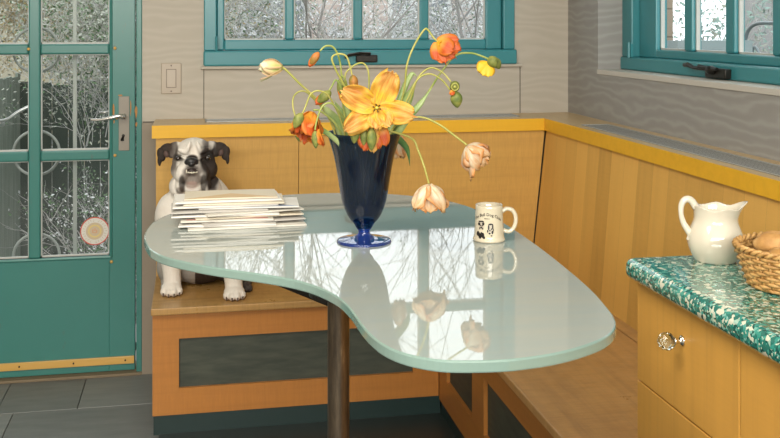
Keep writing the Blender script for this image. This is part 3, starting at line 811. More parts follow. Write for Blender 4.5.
# 1 pale green-white tulip, far left
f = flower('tulip', 'pale green and white tulip drooping at the far left of the bouquet', 'tulip')
stem(f, [(352,205,YV),(346,165,YV),(338,132,YV-.01),(318,101,YV-.02),(300,84,YV-.03),(286,70,YV-.03),(280,66,YV-.03)], .0023, STEM2)
o = pY(283, 68, YV-.03)
head(f, o, V2(-1, .02, 0), 3, .046, .034, 26, -22, P_GW, .5, .05, 3, .3); head(f, o, V2(-1, -.1, .0), 3, .043, .034, 34, -20, P_GW, .5, .05, 4, 1.3)
bm = BM(); petal(bm, o, V2(-1,.35,0), V2(0,1,0), .052, .022, 25, -2, .3, .05, 9); obj('petal', bm, P_GW, f, smooth=True, solid=.0006)
# 2 orange bud on an arch
f = flower('poppy_bud', 'slim orange bud hooking over in front of the window, left of the vase', 'flower bud')
stem(f, [(358,205,YV+.01),(353,165,YV+.01),(349,125,YV+.01),(343,90,YV),(340,62,YV-.005),(334,48,YV-.01),(326,46,YV-.01),(320,51,YV-.01)], .0021)
bud(f, pY(314.5,58.5,YV-.01), V2(-.55,.8,0), .030, .0085, SEPAL2, slit=2, slitm=P_OR)
# 3 large orange-red bloom hanging left of the rim
f = flower('poppy', 'crumpled orange-red poppy hanging by the left rim of the vase', 'poppy')
stem(f, [(352,205,YV-.02),(345,165,YV-.03),(336,130,YV-.05),(322,112,YV-.06),(313,110,YV-.06)], .0021)
o = pY(312, 112, YV-.06)
head(f, o, V2(-.3, 1, -.35), 5, .062, .056, 52, 0, P_OR, .3, .14, 21); head(f, o, V2(-.2, 1, -.3), 4, .046, .044, 25, -8, P_OR, .4, .16, 22, .6)
# 4 green bud left
f = flower('poppy_bud', 'olive green bud in front of the orange-red poppy, upper left', 'flower bud')
stem(f, [(350,205,YV-.03),(342,165,YV-.05),(334,125,YV-.07),(330,98,YV-.08),(320,91,YV-.09),(311,94,YV-.09),(305,108,YV-.09),(302,114,YV-.09)], .0019, STEM2)
bud(f, pY(298,120.5,YV-.09), V2(-.45,.9,-.1), .031, .0105, SEPAL, slit=None)
# 4b loop stem left going behind
f = flower('poppy_bud', 'dark green bud low on the left, half hidden behind the orange-red poppy', 'flower bud')
stem(f, [(349,205,YV),(340,165,YV),(326,122,YV),(312,97,YV),(302,91,YV),(294,96,YV),(293,107,YV-.01),(297,122,YV-.02),(298,130,YV-.02)], .0018, STEM2)
bud(f, pY(299,136,YV-.02), V2(.1,1,0), .022, .008, SEPAL)
# 5 bud lower left, with orange showing
f = flower('poppy_bud', 'green bud with orange petals showing, lowest on the left of the vase', 'flower bud')
stem(f, [(352,205,YV-.04),(348,165,YV-.07),(343,130,YV-.09),(338,110,YV-.10),(330,103,YV-.11),(322,107,YV-.11),(317,120,YV-.11),(315,130,YV-.11)], .0020)
bud(f, pY(315.5,139.5,YV-.11), V2(.05,1,-.1), .033, .0085, SEPAL)
bm = BM(); petal(bm, pY(319,129,YV-.11), V2(.18,1,0), V2(1,0,-.3), .034, .022, 14, -4, .5, .08, 6); petal(bm, pY(319,130,YV-.107), V2(.3,1,0), V2(1,0,.3), .030, .02, 14, -4, .5, .08, 16); obj('petal', bm, P_OR, f, smooth=True, solid=.0006)
# 6 bud upper mid left
f = flower('poppy_bud', 'fat green bud tinged orange, lying sideways left of the big yellow bloom', 'flower bud')
stem(f, [(356,205,YV),(352,165,YV-.02),(347,130,YV-.03),(343,105,YV-.035),(341,88,YV-.04),(336,80,YV-.04),(332,86,YV-.04),(329,91,YV-.04)], .0020)
bud(f, pY(324,97,YV-.04), V2(-.75,.62,0), .034, .0108, SEPAL, slit=1, slitm=P_OR)
# 7 bud
f = flower('poppy_bud', 'upright green and red bud just left of the small orange bud', 'flower bud')
stem(f, [(358,205,YV+.01),(356,165,YV),(353,130,YV),(349,100,YV),(346,82,YV-.01),(342,75,YV-.01)], .0020)
bud(f, pY(341,88,YV-.02), V2(.0,1,-.1), .040, .0105, SEPAL, slit=1, slitm=P_OR)
# 8 orange bud with looping stem
f = flower('poppy_bud', 'small orange bud under a looping stem above the big yellow bloom', 'flower bud')
stem(f, [(362,205,YV-.03),(362,160,YV-.04),(350,100,YV-.05),(336,70,YV-.06),(332,58,YV-.06),(338,54,YV-.06),(346,56,YV-.06),(350,66,YV-.06),(352,75,YV-.06)], .0020, STEM2)
bud(f, pY(353.5,82,YV-.06), V2(.1,1,-.1), .027, .0098, SEPAL2, slit=2, slitm=P_OR)
# 8b bare arching stem behind (its flower faces away behind the big bloom)
f = flower('poppy', 'orange poppy tucked behind the big yellow bloom on a high round arch of stem', 'poppy')
stem(f, [(366,205,YV+.03),(362,160,YV+.03),(352,110,YV+.03),(345,78,YV+.03),(352,67,YV+.03),(362,63,YV+.03),(368,70,YV+.03),(369,86,YV+.03),(367,96,YV+.03)], .0020, STEM2)
head(f, pY(367,96,YV+.03), V2(0,1,.2), 5, .034, .036, 40, 0, P_OR, .4, .08, 44)
# 9 big yellow-orange tulip, wide open to the camera
f = flower('tulip', 'big wide-open yellow-orange tulip in the centre of the bouquet', 'tulip')
stem(f, [(366,205,YV-.04),(370,165,YV-.06),(374,130,YV-.085),(377,112,YV-.095)], .0026)
o = pY(377, 108, YV-.115); ax = (-CAMF+UP*.1).normalized()
for i, (dx, dy, L_, W_, a0, a1) in enumerate([(.42,-1,.076,.052,80,62), (-.85,-.42,.074,.050,80,70), (-.85,.62,.072,.044,85,72), (-.05,1,.040,.034,80,60), (.55,.72,.042,.034,80,60), (.98,.22,.074,.046,84,62)]):
    bm = BM(); petal(bm, o+V2(dx,dy)*.003, ax, V2(dx, dy), L_, W_, a0, a1, .10, .15, i+60, 18, 16, wpow=.5, tipr=.25, rag=.14); obj('petal', bm, P_YO, f, smooth=True, solid=.0006)
bm = BM()
for i in range(6):
    a = 2*pi*i/6+.3; d = V2(cos(a), sin(a))*.55+ax
    tube(bm, [o+ax*.002, o+d.normalized()*.011], .0007, 6); ell(bm, o+d.normalized()*.014, (.0016,.0016,.0034), rot=d.to_track_quat('Z','Y'), seg=8)
obj('stamen', bm, STAM, f, smooth=True)
bm = BM(); tube(bm, [o, o+ax*.012], .0024, 8); ell(bm, o+ax*.013, (.0035,.0035,.003), seg=10); obj('pistil', bm, PIST, f, smooth=True)
# 10 orange-red poppy upper right
f = flower('poppy', 'orange-red poppy nodding at the top right against the window', 'poppy')
stem(f, [(372,205,YV),(385,165,YV),(397,125,YV-.01),(404,90,YV-.02),(407,65,YV-.03),(414,46,YV-.03),(424,30,YV-.03),(428,30,YV-.03),(433,37,YV-.035),(438,42,YV-.04)], .0021, STEM2)
o = pY(437, 42, YV-.04)
for i, (a, L_, W_) in enumerate([(-16,.044,.034), (8,.050,.038), (32,.048,.038), (58,.046,.038), (82,.038,.032), (20,.040,.046)]):
    d = V2(cos(rad(a+10)), sin(rad(a+10))); bm = BM(); petal(bm, o, (d+CAMF*.1), -CAMF, L_, W_*.85, 22 if i < 5 else 50, 8, .25, .06, i+80, 12, 10, wpow=.5); obj('petal', bm, P_OR, f, smooth=True, solid=.0006)
bm = BM()
for i in range(8): petal(bm, o, V2(.75, .35, -.4), V2(cos(i*.8), sin(i*.8)), .012, .006, 20, 50, .2, .1, i)
obj('centre', bm, P_YE, f, smooth=True, solid=.0006)
# 11 yellow poppy far right
f = flower('poppy', 'green-capped bright yellow poppy at the far right of the bouquet', 'poppy')
stem(f, [(376,205,YV+.02),(388,165,YV+.02),(400,135,YV+.01),(424,98,YV),(440,74,YV-.01),(455,56,YV-.01),(470,53,YV-.01),(484,57,YV-.015),(490,60,YV-.015)], .0022, STEM)
o = pY(491, 62, YV-.015)
bud(f, pY(493,62,YV-.018), V2(.5,.8,-.2), .026, .0125, SEPAL, 'bud_cap'); bud(f, pY(497,63.5,YV-.005), V2(.4,.9,.2), .025, .010, SEPAL, 'bud_cap')
for i, (dx, dy) in enumerate([(-.5,.9), (-.85,.55), (-.1,1)]):
    bm = BM(); petal(bm, pY(489,63,YV-.015), V2(dx, dy, -.2), -CAMF, .030, .028, 15, -10, .4, .06, i+90); obj('petal', bm, P_YE, f, smooth=True, solid=.0006)
# 12 two arching stems: ringed bud and green bud
f = flower('poppy_bud', 'round green bud facing forward, right above the hanging green bud', 'flower bud')
stem(f, [(374,205,YV),(386,165,YV),(398,130,YV),(410,100,YV-.01),(418,78,YV-.02),(430,68,YV-.02),(442,72,YV-.03),(451,82,YV-.04)], .0020, STEM2)
bud(f, pY(455,86.5,YV-.045), V2(.45,.45,-.75), .024, .0115, SEPAL)
bm = BM(); c_ = pY(455,87,YV-.062); 
tube(bm, [c_+V2(cos(a)*.0068, sin(a)*.0068, .001) for a in [2*pi*i/20 for i in range(20)]], .0012, 6, closed=True); ell(bm, c_+V2(0,0,.001), (.003,.002,.003), seg=10)
obj('bud_ring', bm, STEM2, f, smooth=True)
f = flower('poppy_bud', 'plump olive bud hanging lowest on the right, under the round green bud', 'flower bud')
stem(f, [(373,205,YV-.02),(384,165,YV-.02),(396,130,YV-.03),(408,98,YV-.04),(418,79,YV-.05),(430,74,YV-.05),(442,80,YV-.05),(450,90,YV-.05)], .0020, STEM2)
bud(f, pY(456.5,99.5,YV-.05), V2(.12,1,0), .033, .0130, SEPAL)
bm = BM(); petal(bm, pY(451,90,YV-.055), V2(.4,1,-.2), -CAMF, .012, .012, 30, 0, .4, .1, 2); obj('petal', bm, P_OR, f, smooth=True, solid=.0005)
# 13, 14 peach tulips hanging right
f = flower('tulip', 'peach tulip hanging out to the right above the mug', 'tulip')
stem(f, [(376,200,YV+.0),(390,150,YV-.01),(402,128,YV-.03),(412,118,YV-.04),(425,118,YV-.05),(440,125,YV-.06),(455,136,YV-.07),(467,145,YV-.08)], .0023, STEM2)
o = pY(467, 145.5, YV-.08)
head(f, o, V2(.62, .72, -.15), 3, .064, .070, 84, -36, P_PE, .42, .10, 101, .2, nu=14, nv=14, rag=.2); head(f, o, V2(.62, .75, -.15), 3, .058, .062, 70, -34, P_PE, .45, .12, 102, 1.25, nu=14, nv=14, rag=.22)
bm = BM(); petal(bm, pY(469,152,YV-.09), V2(.05,1,-.1), V2(-1,0,-.3), .055, .030, 8, -8, .4, .07, 7); obj('petal', bm, P_PE, f, smooth=True, solid=.0006)
f = flower('tulip', 'peach tulip hanging straight down just above the table, right of the vase', 'tulip')
stem(f, [(372,200,YV-.02),(384,160,YV-.04),(393,136,YV-.07),(402,130,YV-.09),(411,138,YV-.10),(418,150,YV-.11),(424,166,YV-.12),(429,184,YV-.12)], .0023, STEM2)
o = pY(429, 184, YV-.12)
head(f, o, V2(.02, 1, -.06), 3, .062, .062, 74, -8, P_PE, .42, .12, 111, .5, nu=14, nv=14, rag=.2); head(f, o, V2(.02, 1, -.06), 3, .058, .058, 60, -6, P_PE, .42, .13, 112, 1.55, nu=14, nv=14, rag=.22)
# 15 poppy hanging into the front of the vase
f = flower('poppy', 'red and olive poppy with yellow edge hanging over the front rim of the vase', 'poppy')
stem(f, [(366,200,YV-.03),(374,160,YV-.05),(380,126,YV-.085),(376,119,YV-.11),(372,123,YV-.112)], .0021)
yv = YV-.112
for i, (u, v_, dx, L_, r_) in enumerate([(371.5,139,0,.044,.0115), (355,134,-.1,.036,.010), (364,137,-.05,.032,.008)]): bud(f, pY(u, v_, yv+.012*(i > 0)), V2(dx, 1, 0), L_, r_, SEPAL, 'sepal')
for i, (u, dx, L_) in enumerate([(375,.15,.048), (379,.35,.044), (368,-.1,.052), (366,-.2,.046), (373,0,.056)]):
    bm = BM(); petal(bm, pY(u, 124, yv+.014), V2(dx, 1, 0), -CAMF, L_, .026, 6, 0, .3, .08, i+120)
    obj('petal', bm, P_OR if i < 4 else P_YO, f, smooth=True, solid=.0006)
# 16 pale bloom behind the vase
f = flower('tulip', 'faded pale tulip hanging behind the right side of the vase', 'tulip')
stem(f, [(370,200,YV+.02),(384,160,YV+.04),(394,130,YV+.08),(398,126,YV+.10),(399,134,YV+.10)], .0021)
head(f, pY(399, 134, YV+.10), V2(.0, 1, .1), 5, .052, .034, 30, -6, P_PE, .4, .08, 131)
# 17 small white bud
f = flower('poppy_bud', 'tiny white bud just above the centre of the big yellow bloom', 'flower bud')
stem(f, [(366,200,YV),(370,150,YV),(374,112,YV),(376,96,YV)], .0018)
bud(f, pY(376,89.5,YV), V2(.15,-1,0), .024, .0085, mat('white_bud_skin', (.72,.76,.68), .5))
# leaves: long straps, each one a thing
def leaf(label, pts, w, m, tw=0, seed=0):
    t_ = thing('tulip_leaf', VC+Vector((0, 0, .05)), label, 'leaf', 'leaves in the blue vase')
    W_ = cat_rom([pY(*q) for q in rooted(pts)], 5); bm = BM(); n_ = len(W_); G = []
    for i, p in enumerate(W_):
        s = i/(n_-1); t = (W_[min(i+1, n_-1)]-W_[max(i-1, 0)]).normalized()
        sd = t.cross(CAMF+CAMR*(tw+.3*s)).normalized(); nn = sd.cross(t)
        ww = w*(.35+.65*sin(pi*min(1, s*.95+.12))**.8)*(1 if s < .8 else (1-s)/.2*.95+.05)
        G.append([bm.verts.new(p+sd*ww*.5*q+nn*(abs(q)*ww*.18)) for q in (-1, -.5, 0, .5, 1)])
    for A, B in zip(G, G[1:]):
        for k in range(4): bm.faces.new((A[k], B[k], B[k+1], A[k+1])).smooth = True
    obj('leaf_blade', bm, m, t_, smooth=True, solid=.0009)
leaf('broad pale green leaf standing up right of the big yellow bloom', [(370,200,YV),(382,155,YV),(398,120,YV+.01),(408,98,YV+.01),(416,80,YV+.01)], .026, LEAF, .1)
leaf('narrow green leaf leaning right, outermost on the right', [(372,200,YV-.01),(388,150,YV-.02),(404,122,YV-.03),(418,106,YV-.03),(432,88,YV-.03)], .017, LEAF, .2)
leaf('thin upright leaf with curled tip behind the broad pale leaf', [(370,200,YV+.02),(384,150,YV+.02),(396,112,YV+.02),(405,86,YV+.03),(412,74,YV+.03),(417,77,YV+.03)], .014, LEAF, .1)
leaf('dark green leaf hanging down outside the right rim of the vase', [(372,195,YV),(386,150,YV+.01),(395,131,YV+.03),(401,133,YV+.04),(406,148,YV+.04),(410,166,YV+.04)], .020, LEAFD, .2)
leaf('broad green leaf rising inside the left rim', [(360,200,YV-.01),(350,160,YV-.02),(338,125,YV-.02),(328,112,YV-.03),(322,104,YV-.03)], .020, LEAF, .1)
leaf('pale leaf leaning left behind the green buds', [(362,200,YV+.01),(354,155,YV+.02),(344,120,YV+.03),(334,100,YV+.03)], .018, LEAF, -.1)
leaf('short leaf in the middle left of the bouquet', [(362,200,YV-.02),(356,155,YV-.03),(350,120,YV-.04),(344,104,YV-.04)], .016, LEAF, .0)
leaf('small bright leaf poking out beneath the orange-red poppy', [(350,190,YV-.03),(338,150,YV-.05),(318,128,YV-.05),(300,126,YV-.05),(290,133,YV-.05)], .010, LEAF, .1)

# ------------------------------------------------------------------ mug
MC = Vector((.579, 1.931, TOP))
mg = thing('coffee_mug', MC, 'cream china mug printed with two black dog heads', 'mug')
po = [(0,.0), (.029,0), (.0315,.001), (.0322,.003), (.0318,.0058), (.0305,.0075), (.0298,.012), (.0288,.030), (.0280,.048), (.0274,.066), (.0272,.0715), (.0265,.0725), (.0255,.0715), (.0252,.060), (.0262,.030), (.0268,.010), (.018,.006), (0,.006)]
bm = BM(); lathe(bm, po, MC, 56); obj('mug_body', bm, MUGW, mg, smooth=True)
bm = BM(); hp = cat_rom([MC+CAMR*a+UP*b for a, b in ((.0262,.058), (.035,.0635), (.046,.061), (.0525,.051), (.0535,.038), (.049,.025), (.040,.018), (.0285,.021))], 5)
tube(bm, hp, .0042, 12); obj('handle', bm, MUGW, mg, smooth=True)
def on_mug(ang, z_, lift=.0004):
    """point on the mug skin; ang degrees to the right of the camera facing side"""
    r_ = .0298-(z_-.012)*(.0298-.0274)/.054+lift
    d = (-CAMF)*cos(rad(ang))+CAMR*sin(rad(ang))
    return MC+d*r_+UP*z_
def mug_poly(bm, pts, lift=.0005):
    """pts: (ang, z) outline; fan"""
    vs2 = [bm.verts.new(on_mug(a, z_, lift)) for a, z_ in pts]
    bm.faces.new(vs2)
def blob(bm, a, z_, ra, rz, n_=10, lift=.0005, rot=0):
    a = -18+(a+18)*1.2; ra *= 1.25; z_ = .027+(z_-.027)*1.12; rz *= 1.15
    mug_poly(bm, [(a+(cos(t_)*cos(rot)*ra-sin(t_)*sin(rot)*rz/.0005), z_+(cos(t_)*sin(rot)*ra*.0005+sin(t_)*cos(rot)*rz)) for t_ in [2*pi*i/n_ for i in range(n_)]], lift)
# lettering wrapped onto the mug
def mug_text(txt, z_, size, a_mid, arch=0, name='printed_title'):
    cu = bpy.data.curves.new('lettering', 'FONT'); cu.body = txt; cu.size = size; cu.align_x = 'CENTER'; cu.resolution_u = 2; cu.offset = size*.012
    tmp = bpy.data.objects.new('lettering', cu); COL.objects.link(tmp)
    dg = bpy.context.evaluated_depsgraph_get(); me = bpy.data.meshes.new_from_object(tmp.evaluated_get(dg))
    bm = BM(); bm.from_mesh(me); bpy.data.objects.remove(tmp); bpy.data.curves.remove(cu)
    bmesh.ops.triangulate(bm, faces=bm.faces)
    for v_ in bm.verts:
        a = v_.co.x/.0282; 
        v_.co = on_mug(a_mid+math.degrees(a), z_+v_.co.y-arch*a*a, .0006)
    obj(name, bm, INK, mg)
mug_text('The Bull Dog Club', .0540, .0082, -14, .010)
mug_text('AMERICA', .0475, .0028, -14, .0, 'printed_subtitle')
bm = BM()
A1, Z1 = -34, .032    # left dog: outlined head above a dark chest
for a, z_, ra, rz in [(-43,.036,5,.0028), (-27,.037,4,.0030), (-39,.0405,7,.0012), (-31,.0410,6,.0012), (-37.5,.0335,2.2,.0014), (-31,.0335,2.2,.0014), (-34,.0300,3.4,.0018), (-40,.0285,2.2,.0022), (-28.5,.0285,2,.0020),
                      (-46,.0185,7,.0045), (-38,.0150,6,.0050), (-28,.0165,5,.0048), (-24,.0130,4,.0026), (-33,.0205,3,.0018)]: blob(bm, a, z_, ra, rz)
for a, z_, ra, rz in [(-3,.0365,7,.0016), (4,.0325,2.4,.0050), (-9,.0310,2.6,.0048), (0,.0280,2,.0018), (-5,.0255,2.5,.0012), (3,.0225,3.2,.0030), (-6,.0205,3.4,.0016), (-12,.0245,2,.0028), (0,.0165,3.5,.0010), (6,.0265,1.5,.003)]: blob(bm, a, z_, ra, rz)
obj('dog_print', bm, INK, mg)
bm = BM()
for a, z_, ra, rz in [(-33.5,.0345,9,.0072), (-2,.0295,9,.0095)]: blob(bm, a, z_, ra, rz, 18, .0003)
obj('dog_print_shading', bm, mat('print_wash', (.50,.45,.36), .3), mg)

# ------------------------------------------------------------------ dog
def build_dog():
    DX, DYc = -.004, 3.37
    D = Vector
    bm = BM()
    e = lambda c, r, rx=0, ry=0, rz=0: ell(bm, D(c), r, Matrix.Rotation(rad(rz),4,'Z') @ Matrix.Rotation(rad(ry),4,'Y') @ Matrix.Rotation(rad(rx),4,'X'), 28)
    def limb(pts, rs):
        P_ = cat_rom(pts, 6); R_ = [v_.x for v_ in cat_rom([(r, 0, 0) for r in rs], 6)]
        for p, r in zip(P_, R_): ell(bm, p, (r, r, r), seg=14)
    # trunk
    e((.015,3.50,.62), (.105,.10,.15), -14); e((.012,3.43,.63), (.112,.085,.115)); e((.012,3.40,.60), (.085,.06,.10))
    e((.02,3.53,.50), (.125,.105,.095)); e((-.075,3.43,.655), (.058,.062,.085)); e((.098,3.43,.655), (.058,.062,.085))
    e((.004,3.42,.745), (.085,.075,.065)); e((.004,3.40,.70), (.075,.06,.05))   # thick neck
    e((.074,3.47,.690), (.056,.06,.110), 0, -24); e((-.052,3.47,.680), (.055,.06,.095), 0, 16)
    # fore legs
    limb([(-.075,3.43,.63), (-.080,3.425,.55), (-.076,3.415,.48), (-.074,3.41,.437)], [.053,.041,.031,.030])
    limb([(.104,3.42,.63), (.116,3.375,.55), (.122,3.335,.48), (.126,3.325,.437)], [.053,.041,.032,.030])
    for fx, fy in ((-.076,3.395), (.126,3.308)):
        e((fx, fy, SEAT+.021), (.034,.040,.020))
        for i, (dx, dy) in enumerate(((-.026,-.022), (-.009,-.036), (.009,-.036), (.026,-.022))): e((fx+dx, fy+dy, SEAT+.0135), (.0105,.017,.0135), 0, 0, -dx*600)
    # haunches and hind feet
    e((-.075,3.52,.47), (.055,.085,.062)); e((.118,3.51,.47), (.058,.085,.062))
    for fx in (.160, -.085):
        fy = 3.40 if fx > 0 else 3.47
        e((fx, fy+.02, SEAT+.020), (.030,.055,.020))
        for dx in (-.020,-.007,.007,.020): e((fx+dx, fy-.028, SEAT+.012), (.009,.015,.012))
    # head
    e((-.004,3.370,.878), (.062,.070,.050)); e((-.004,3.340,.852), (.070,.050,.048))
    e((-.048,3.330,.828), (.030,.040,.034)); e((.041,3.330,.828), (.032,.040,.036))         # cheeks
    e((-.010,3.300,.852), (.034,.034,.022)); e((-.010,3.286,.862), (.021,.020,.012))        # short muzzle
    e((-.037,3.290,.824), (.026,.028,.034), 0, 16); e((.018,3.290,.824), (.027,.028,.036), 0, -16)    # upper lips
    e((-.047,3.302,.790), (.015,.020,.034), 0, 6); e((.034,3.302,.790), (.017,.020,.036), 0, -6)  # hanging flews
    e((-.008,3.292,.796), (.026,.026,.024)); e((-.006,3.304,.772), (.032,.028,.020)) # chin
    e((-.054,3.345,.772), (.030,.035,.036)); e((.050,3.350,.770), (.032,.035,.038))
    e((-.036,3.303,.892), (.022,.014,.010), 0, 22); e((.028,3.303,.892), (.022,.014,.010), 0, -22)  # brows
    e((-.022,3.297,.905), (.008,.012,.022), 0, 20); e((.012,3.297,.905), (.008,.012,.022), 0, -20)
    for dx in (-.032, .017): e((dx, 3.280, .872), (.016,.009,.005), 0, 24 if dx < 0 else -24)          # wrinkle over nose
    # ears: folded back roses
    for s in (-1, 1):
        cx_ = -.004
        e((cx_+s*.062,3.372,.897), (.026,.018,.018), 0, s*18); e((cx_+s*.088,3.364,.893), (.024,.014,.018), 0, s*26)
        e((cx_+s*.104,3.354,.876), (.014,.011,.024), 0, s*14); e((cx_+s*.110,3.348,.856), (.0065,.007,.018), 0, s*2)
        e((cx_+s*.074,3.360,.880), (.014,.009,.018), 0, s*12)
    for v_ in bm.verts: pass
    me = bpy.data.meshes.new('tmp'); bm.to_mesh(me); bm.free()
    tmp = bpy.data.objects.new('tmp', me); COL.objects.link(tmp)
    r_ = tmp.modifiers.new('r', 'REMESH'); r_.mode = 'VOXEL'; r_.voxel_size = .0030
    s_ = tmp.modifiers.new('s', 'SMOOTH'); s_.factor = .5; s_.iterations = 4
    dg = bpy.context.evaluated_depsgraph_get(); nm = bpy.data.meshes.new_from_object(tmp.evaluated_get(dg))
    bpy.data.objects.remove(tmp)
    root_ = thing('bulldog', (.02, 3.42, SEAT), 'white bulldog with dark brown patches sitting upright on the bench', 'dog')
    nm.transform(Matrix.Translation(-root_.location)); nm.name = 'body'
    body = bpy.data.objects.new('body', nm); COL.objects.link(body); body.parent = root_
    for p in nm.polygons: p.use_smooth = True
    # coat colours
    ca = nm.color_attributes.new('coat', 'FLOAT_COLOR', 'POINT')
    WH, CR, DK, BR, GR, PK = (.86,.81,.74), (.74,.64,.53), (.028,.022,.020), (.10,.065,.045), (.22,.185,.165), (.52,.33,.28)
    def sm(a, b, x): t = max(0, min(1, (x-a)/(b-a))); return t*t*(3-2*t)
    def mixc(a, b, t): return tuple(x+(y-x)*t for x, y in zip(a, b))
    def inside(x, z_, cx_, cz, rx_, rz_, soft_=.25, p=None):
        nn = noise.noise(Vector((x*60, z_*60, 3)))*.12
        d = math.sqrt(((x-cx_)/rx_)**2+((z_-cz)/rz_)**2)+nn
        return 1-sm(1-soft_, 1+soft_, d)
    for i, v_ in enumerate(nm.vertices):
        p = v_.co+root_.location; x, y, z_ = p; c = WH
        nz = noise.noise(p*30); c = mixc(c, CR, max(0, nz)*.45)
        hair = noise.noise(Vector((x*160, y*160, z_*60)))*.5+.5
        if z_ > .735 and y < 3.43:
            f_ = 1-sm(3.33, 3.42, y)*.0
            # ears
            for s in (-1, 1):
                ex = (x+.004)*s
                k = sm(.060, .074, ex)*sm(.82, .84, z_)
                c = mixc(c, mixc(DK, BR, hair*.35), k)
                k2 = inside(ex, z_, .090, .873, .012, .016)*sm(3.352, 3.344, y) if False else 0
            c = mixc(c, mixc(DK, BR, hair*.7), inside(x, z_, -.070, .880, .016, .055)*.85)
            c = mixc(c, GR, inside(x, z_, -.076, .835, .011, .050)*.45)
            # dark patch over his left eye and cheek (right in the picture)
            c = mixc(c, mixc(DK, BR, hair*.25), inside(x, z_, .043, .868, .030, .048))
            c = mixc(c, mixc(DK, BR, hair*.3), inside(x, z_, .056, .815, .024, .062))
            c = mixc(c, GR, inside(x, z_, .040, .915, .018, .012)*.7)
            c = mixc(c, WH, inside(x, z_, .052, .905, .008, .016)*.55)
            # eye rim on the white side
            c = mixc(c, DK, inside(x, z_, -.053, .870, .015, .011, .35)*.9)
            if y < 3.335:
                # muzzle surround and lips
                c = mixc(c, DK, inside(x, z_, -.010, .866, .021, .014, .2))
                c = mixc(c, mixc(GR, DK, hair*.5), inside(x, z_, -.008, .832, .031, .018)*.92)
                c = mixc(c, mixc(BR, GR, hair), inside(x, z_, -.008, .806, .036, .020)*.85)
                c = mixc(c, PK, inside(x, z_, -.010, .785, .020, .014)*.5)
                c = mixc(c, DK, inside(x, z_, -.041, .790, .010, .032)*.85); c = mixc(c, DK, inside(x, z_, .027, .790, .010, .034)*.85)
                c = mixc(c, BR, inside(x, z_, -.046, .765, .014, .014)*.6)
        # lower body
        if z_ < .56:
            if y > 3.43 or (x > .135 and y > 3.36): c = mixc(c, mixc(DK, BR, hair*.6), sm(.56, .50, z_)*(1 if (x > .0) else .55))
            if x > .140 and z_ < .46 and y > 3.33: c = mixc(DK, GR, hair*.5)
        if z_ < SEAT+.012 and y < 3.40 and x < .15: c = mixc(c, PK, .15)
        ca.data[i].color = (*c, 1)
    m = mat('short_dog_coat', (.8,.75,.7), .7, Specular_IOR_Level=.25); n = N(m)
    at = n.n('ShaderNodeAttribute', attribute_name='coat')
    fur = n.noise(n.coord((1,1,.45)), 260, 3, .6)
    n.base(n.mix(n.math('MULTIPLY', fur, .28), at.outputs['Color'], (.35,.27,.2), 'MULTIPLY')); n.bump(fur, .3, .003)
    nm.materials.clear(); nm.materials.append(m)
    # face parts
    EY = mat('dark_brown_eye', (.018,.010,.006), .05, Coat_Weight=1); WHT = mat('eye_white', (.6,.55,.5), .2)
    for x_, y_ in ((-.0525, 3.288), (.0400, 3.286)):
        b = BM(); ell(b, (x_, y_, .871), (.0098,.0085,.0085), seg=18); ew = obj('eye', b, EY, root_, smooth=True)
    NO = mat('black_nose_leather', (.018,.017,.018), .38); b = BM()
    ell(b, (-.011,3.254,.866), (.0205,.013,.0115)); ell(b, (-.011,3.249,.858), (.013,.012,.010)); ell(b, (-.024,3.256,.862), (.010,.010,.009)); ell(b, (.002,3.256,.862), (.010,.010,.009))
    me = bpy.data.meshes.new('n'); b.to_mesh(me); b.free(); t2 = bpy.data.objects.new('n', me); COL.objects.link(t2)
    q = t2.modifiers.new('r', 'REMESH'); q.mode = 'VOXEL'; q.voxel_size = .0016; q = t2.modifiers.new('s', 'SMOOTH'); q.iterations = 3
    m2 = bpy.data.meshes.new_from_object(t2.evaluated_get(bpy.context.evaluated_depsgraph_get())); bpy.data.objects.remove(t2)
    b = BM(); b.from_mesh(m2); nose = obj('nose', b, NO, root_, smooth=True)
    b = BM(); ell(b, (-.0185,3.2425,.8615), (.0036,.003,.0028)); ell(b, (-.0035,3.2425,.8615), (.0036,.003,.0028)); obj('nostril', b, mat('nostril_black', (.004,.004,.004), .6), nose, smooth=True)
    # dark open lip line with lower teeth
    b = BM(); tube(b, cat_rom([(-.036,3.274,.826), (-.022,3.264,.8335), (-.010,3.260,.835), (.004,3.264,.8335), (.017,3.274,.826)], 5), [.0022]*5+[.0062]*11+[.0022]*5, 10)
    obj('mouth', b, mat('dark_mouth', (.03,.014,.012), .4), root_, smooth=True)
    b = BM()
    for i, x_ in enumerate([-.026,-.0205,-.0155,-.0105,-.0055,-.0005,.0055]):
        hh = .0058 if i in (0, 6) else .0030
        bmesh.ops.create_cone(b, segments=8, radius1=.0030, radius2=.0016, depth=hh*2, cap_ends=True, matrix=Matrix.Translation((x_, 3.2560+abs(x_+.010)*.30, .8270+hh*.6+abs(x_+.010)*.10)))
    obj('lower_teeth', b, mat('ivory_tooth', (.80,.74,.60), .3), root_, smooth=True)
    # claws
    for fx, fy in ((-.076,3.395), (.126,3.308)):
        for dx, dy in ((-.026,-.022), (-.009,-.036), (.009,-.036), (.026,-.022)):
            b = BM(); tube(b, [(fx+dx, fy+dy-.013, SEAT+.012), (fx+dx, fy+dy-.020, SEAT+.009), (fx+dx, fy+dy-.0235, SEAT+.003)], [.003,.0024,.0009], 8)
            obj('claw', b, mat('dark_claw', (.10,.07,.055), .35) if 'dark_claw' not in bpy.data.materials else bpy.data.materials['dark_claw'], root_, smooth=True)
    # inner ears
    for s in (-1, 1):
        b = BM(); ell(b, (-.004+s*.088, 3.3455, .878), (.008,.004,.012), Matrix.Rotation(rad(s*20),4,'Y'), 14)
        obj('inner_ear', b, mat('inner_ear_skin', (.09,.05,.04), .6) if 'inner_ear_skin' not in bpy.data.materials else bpy.data.materials['inner_ear_skin'], root_, smooth=True)
build_dog()

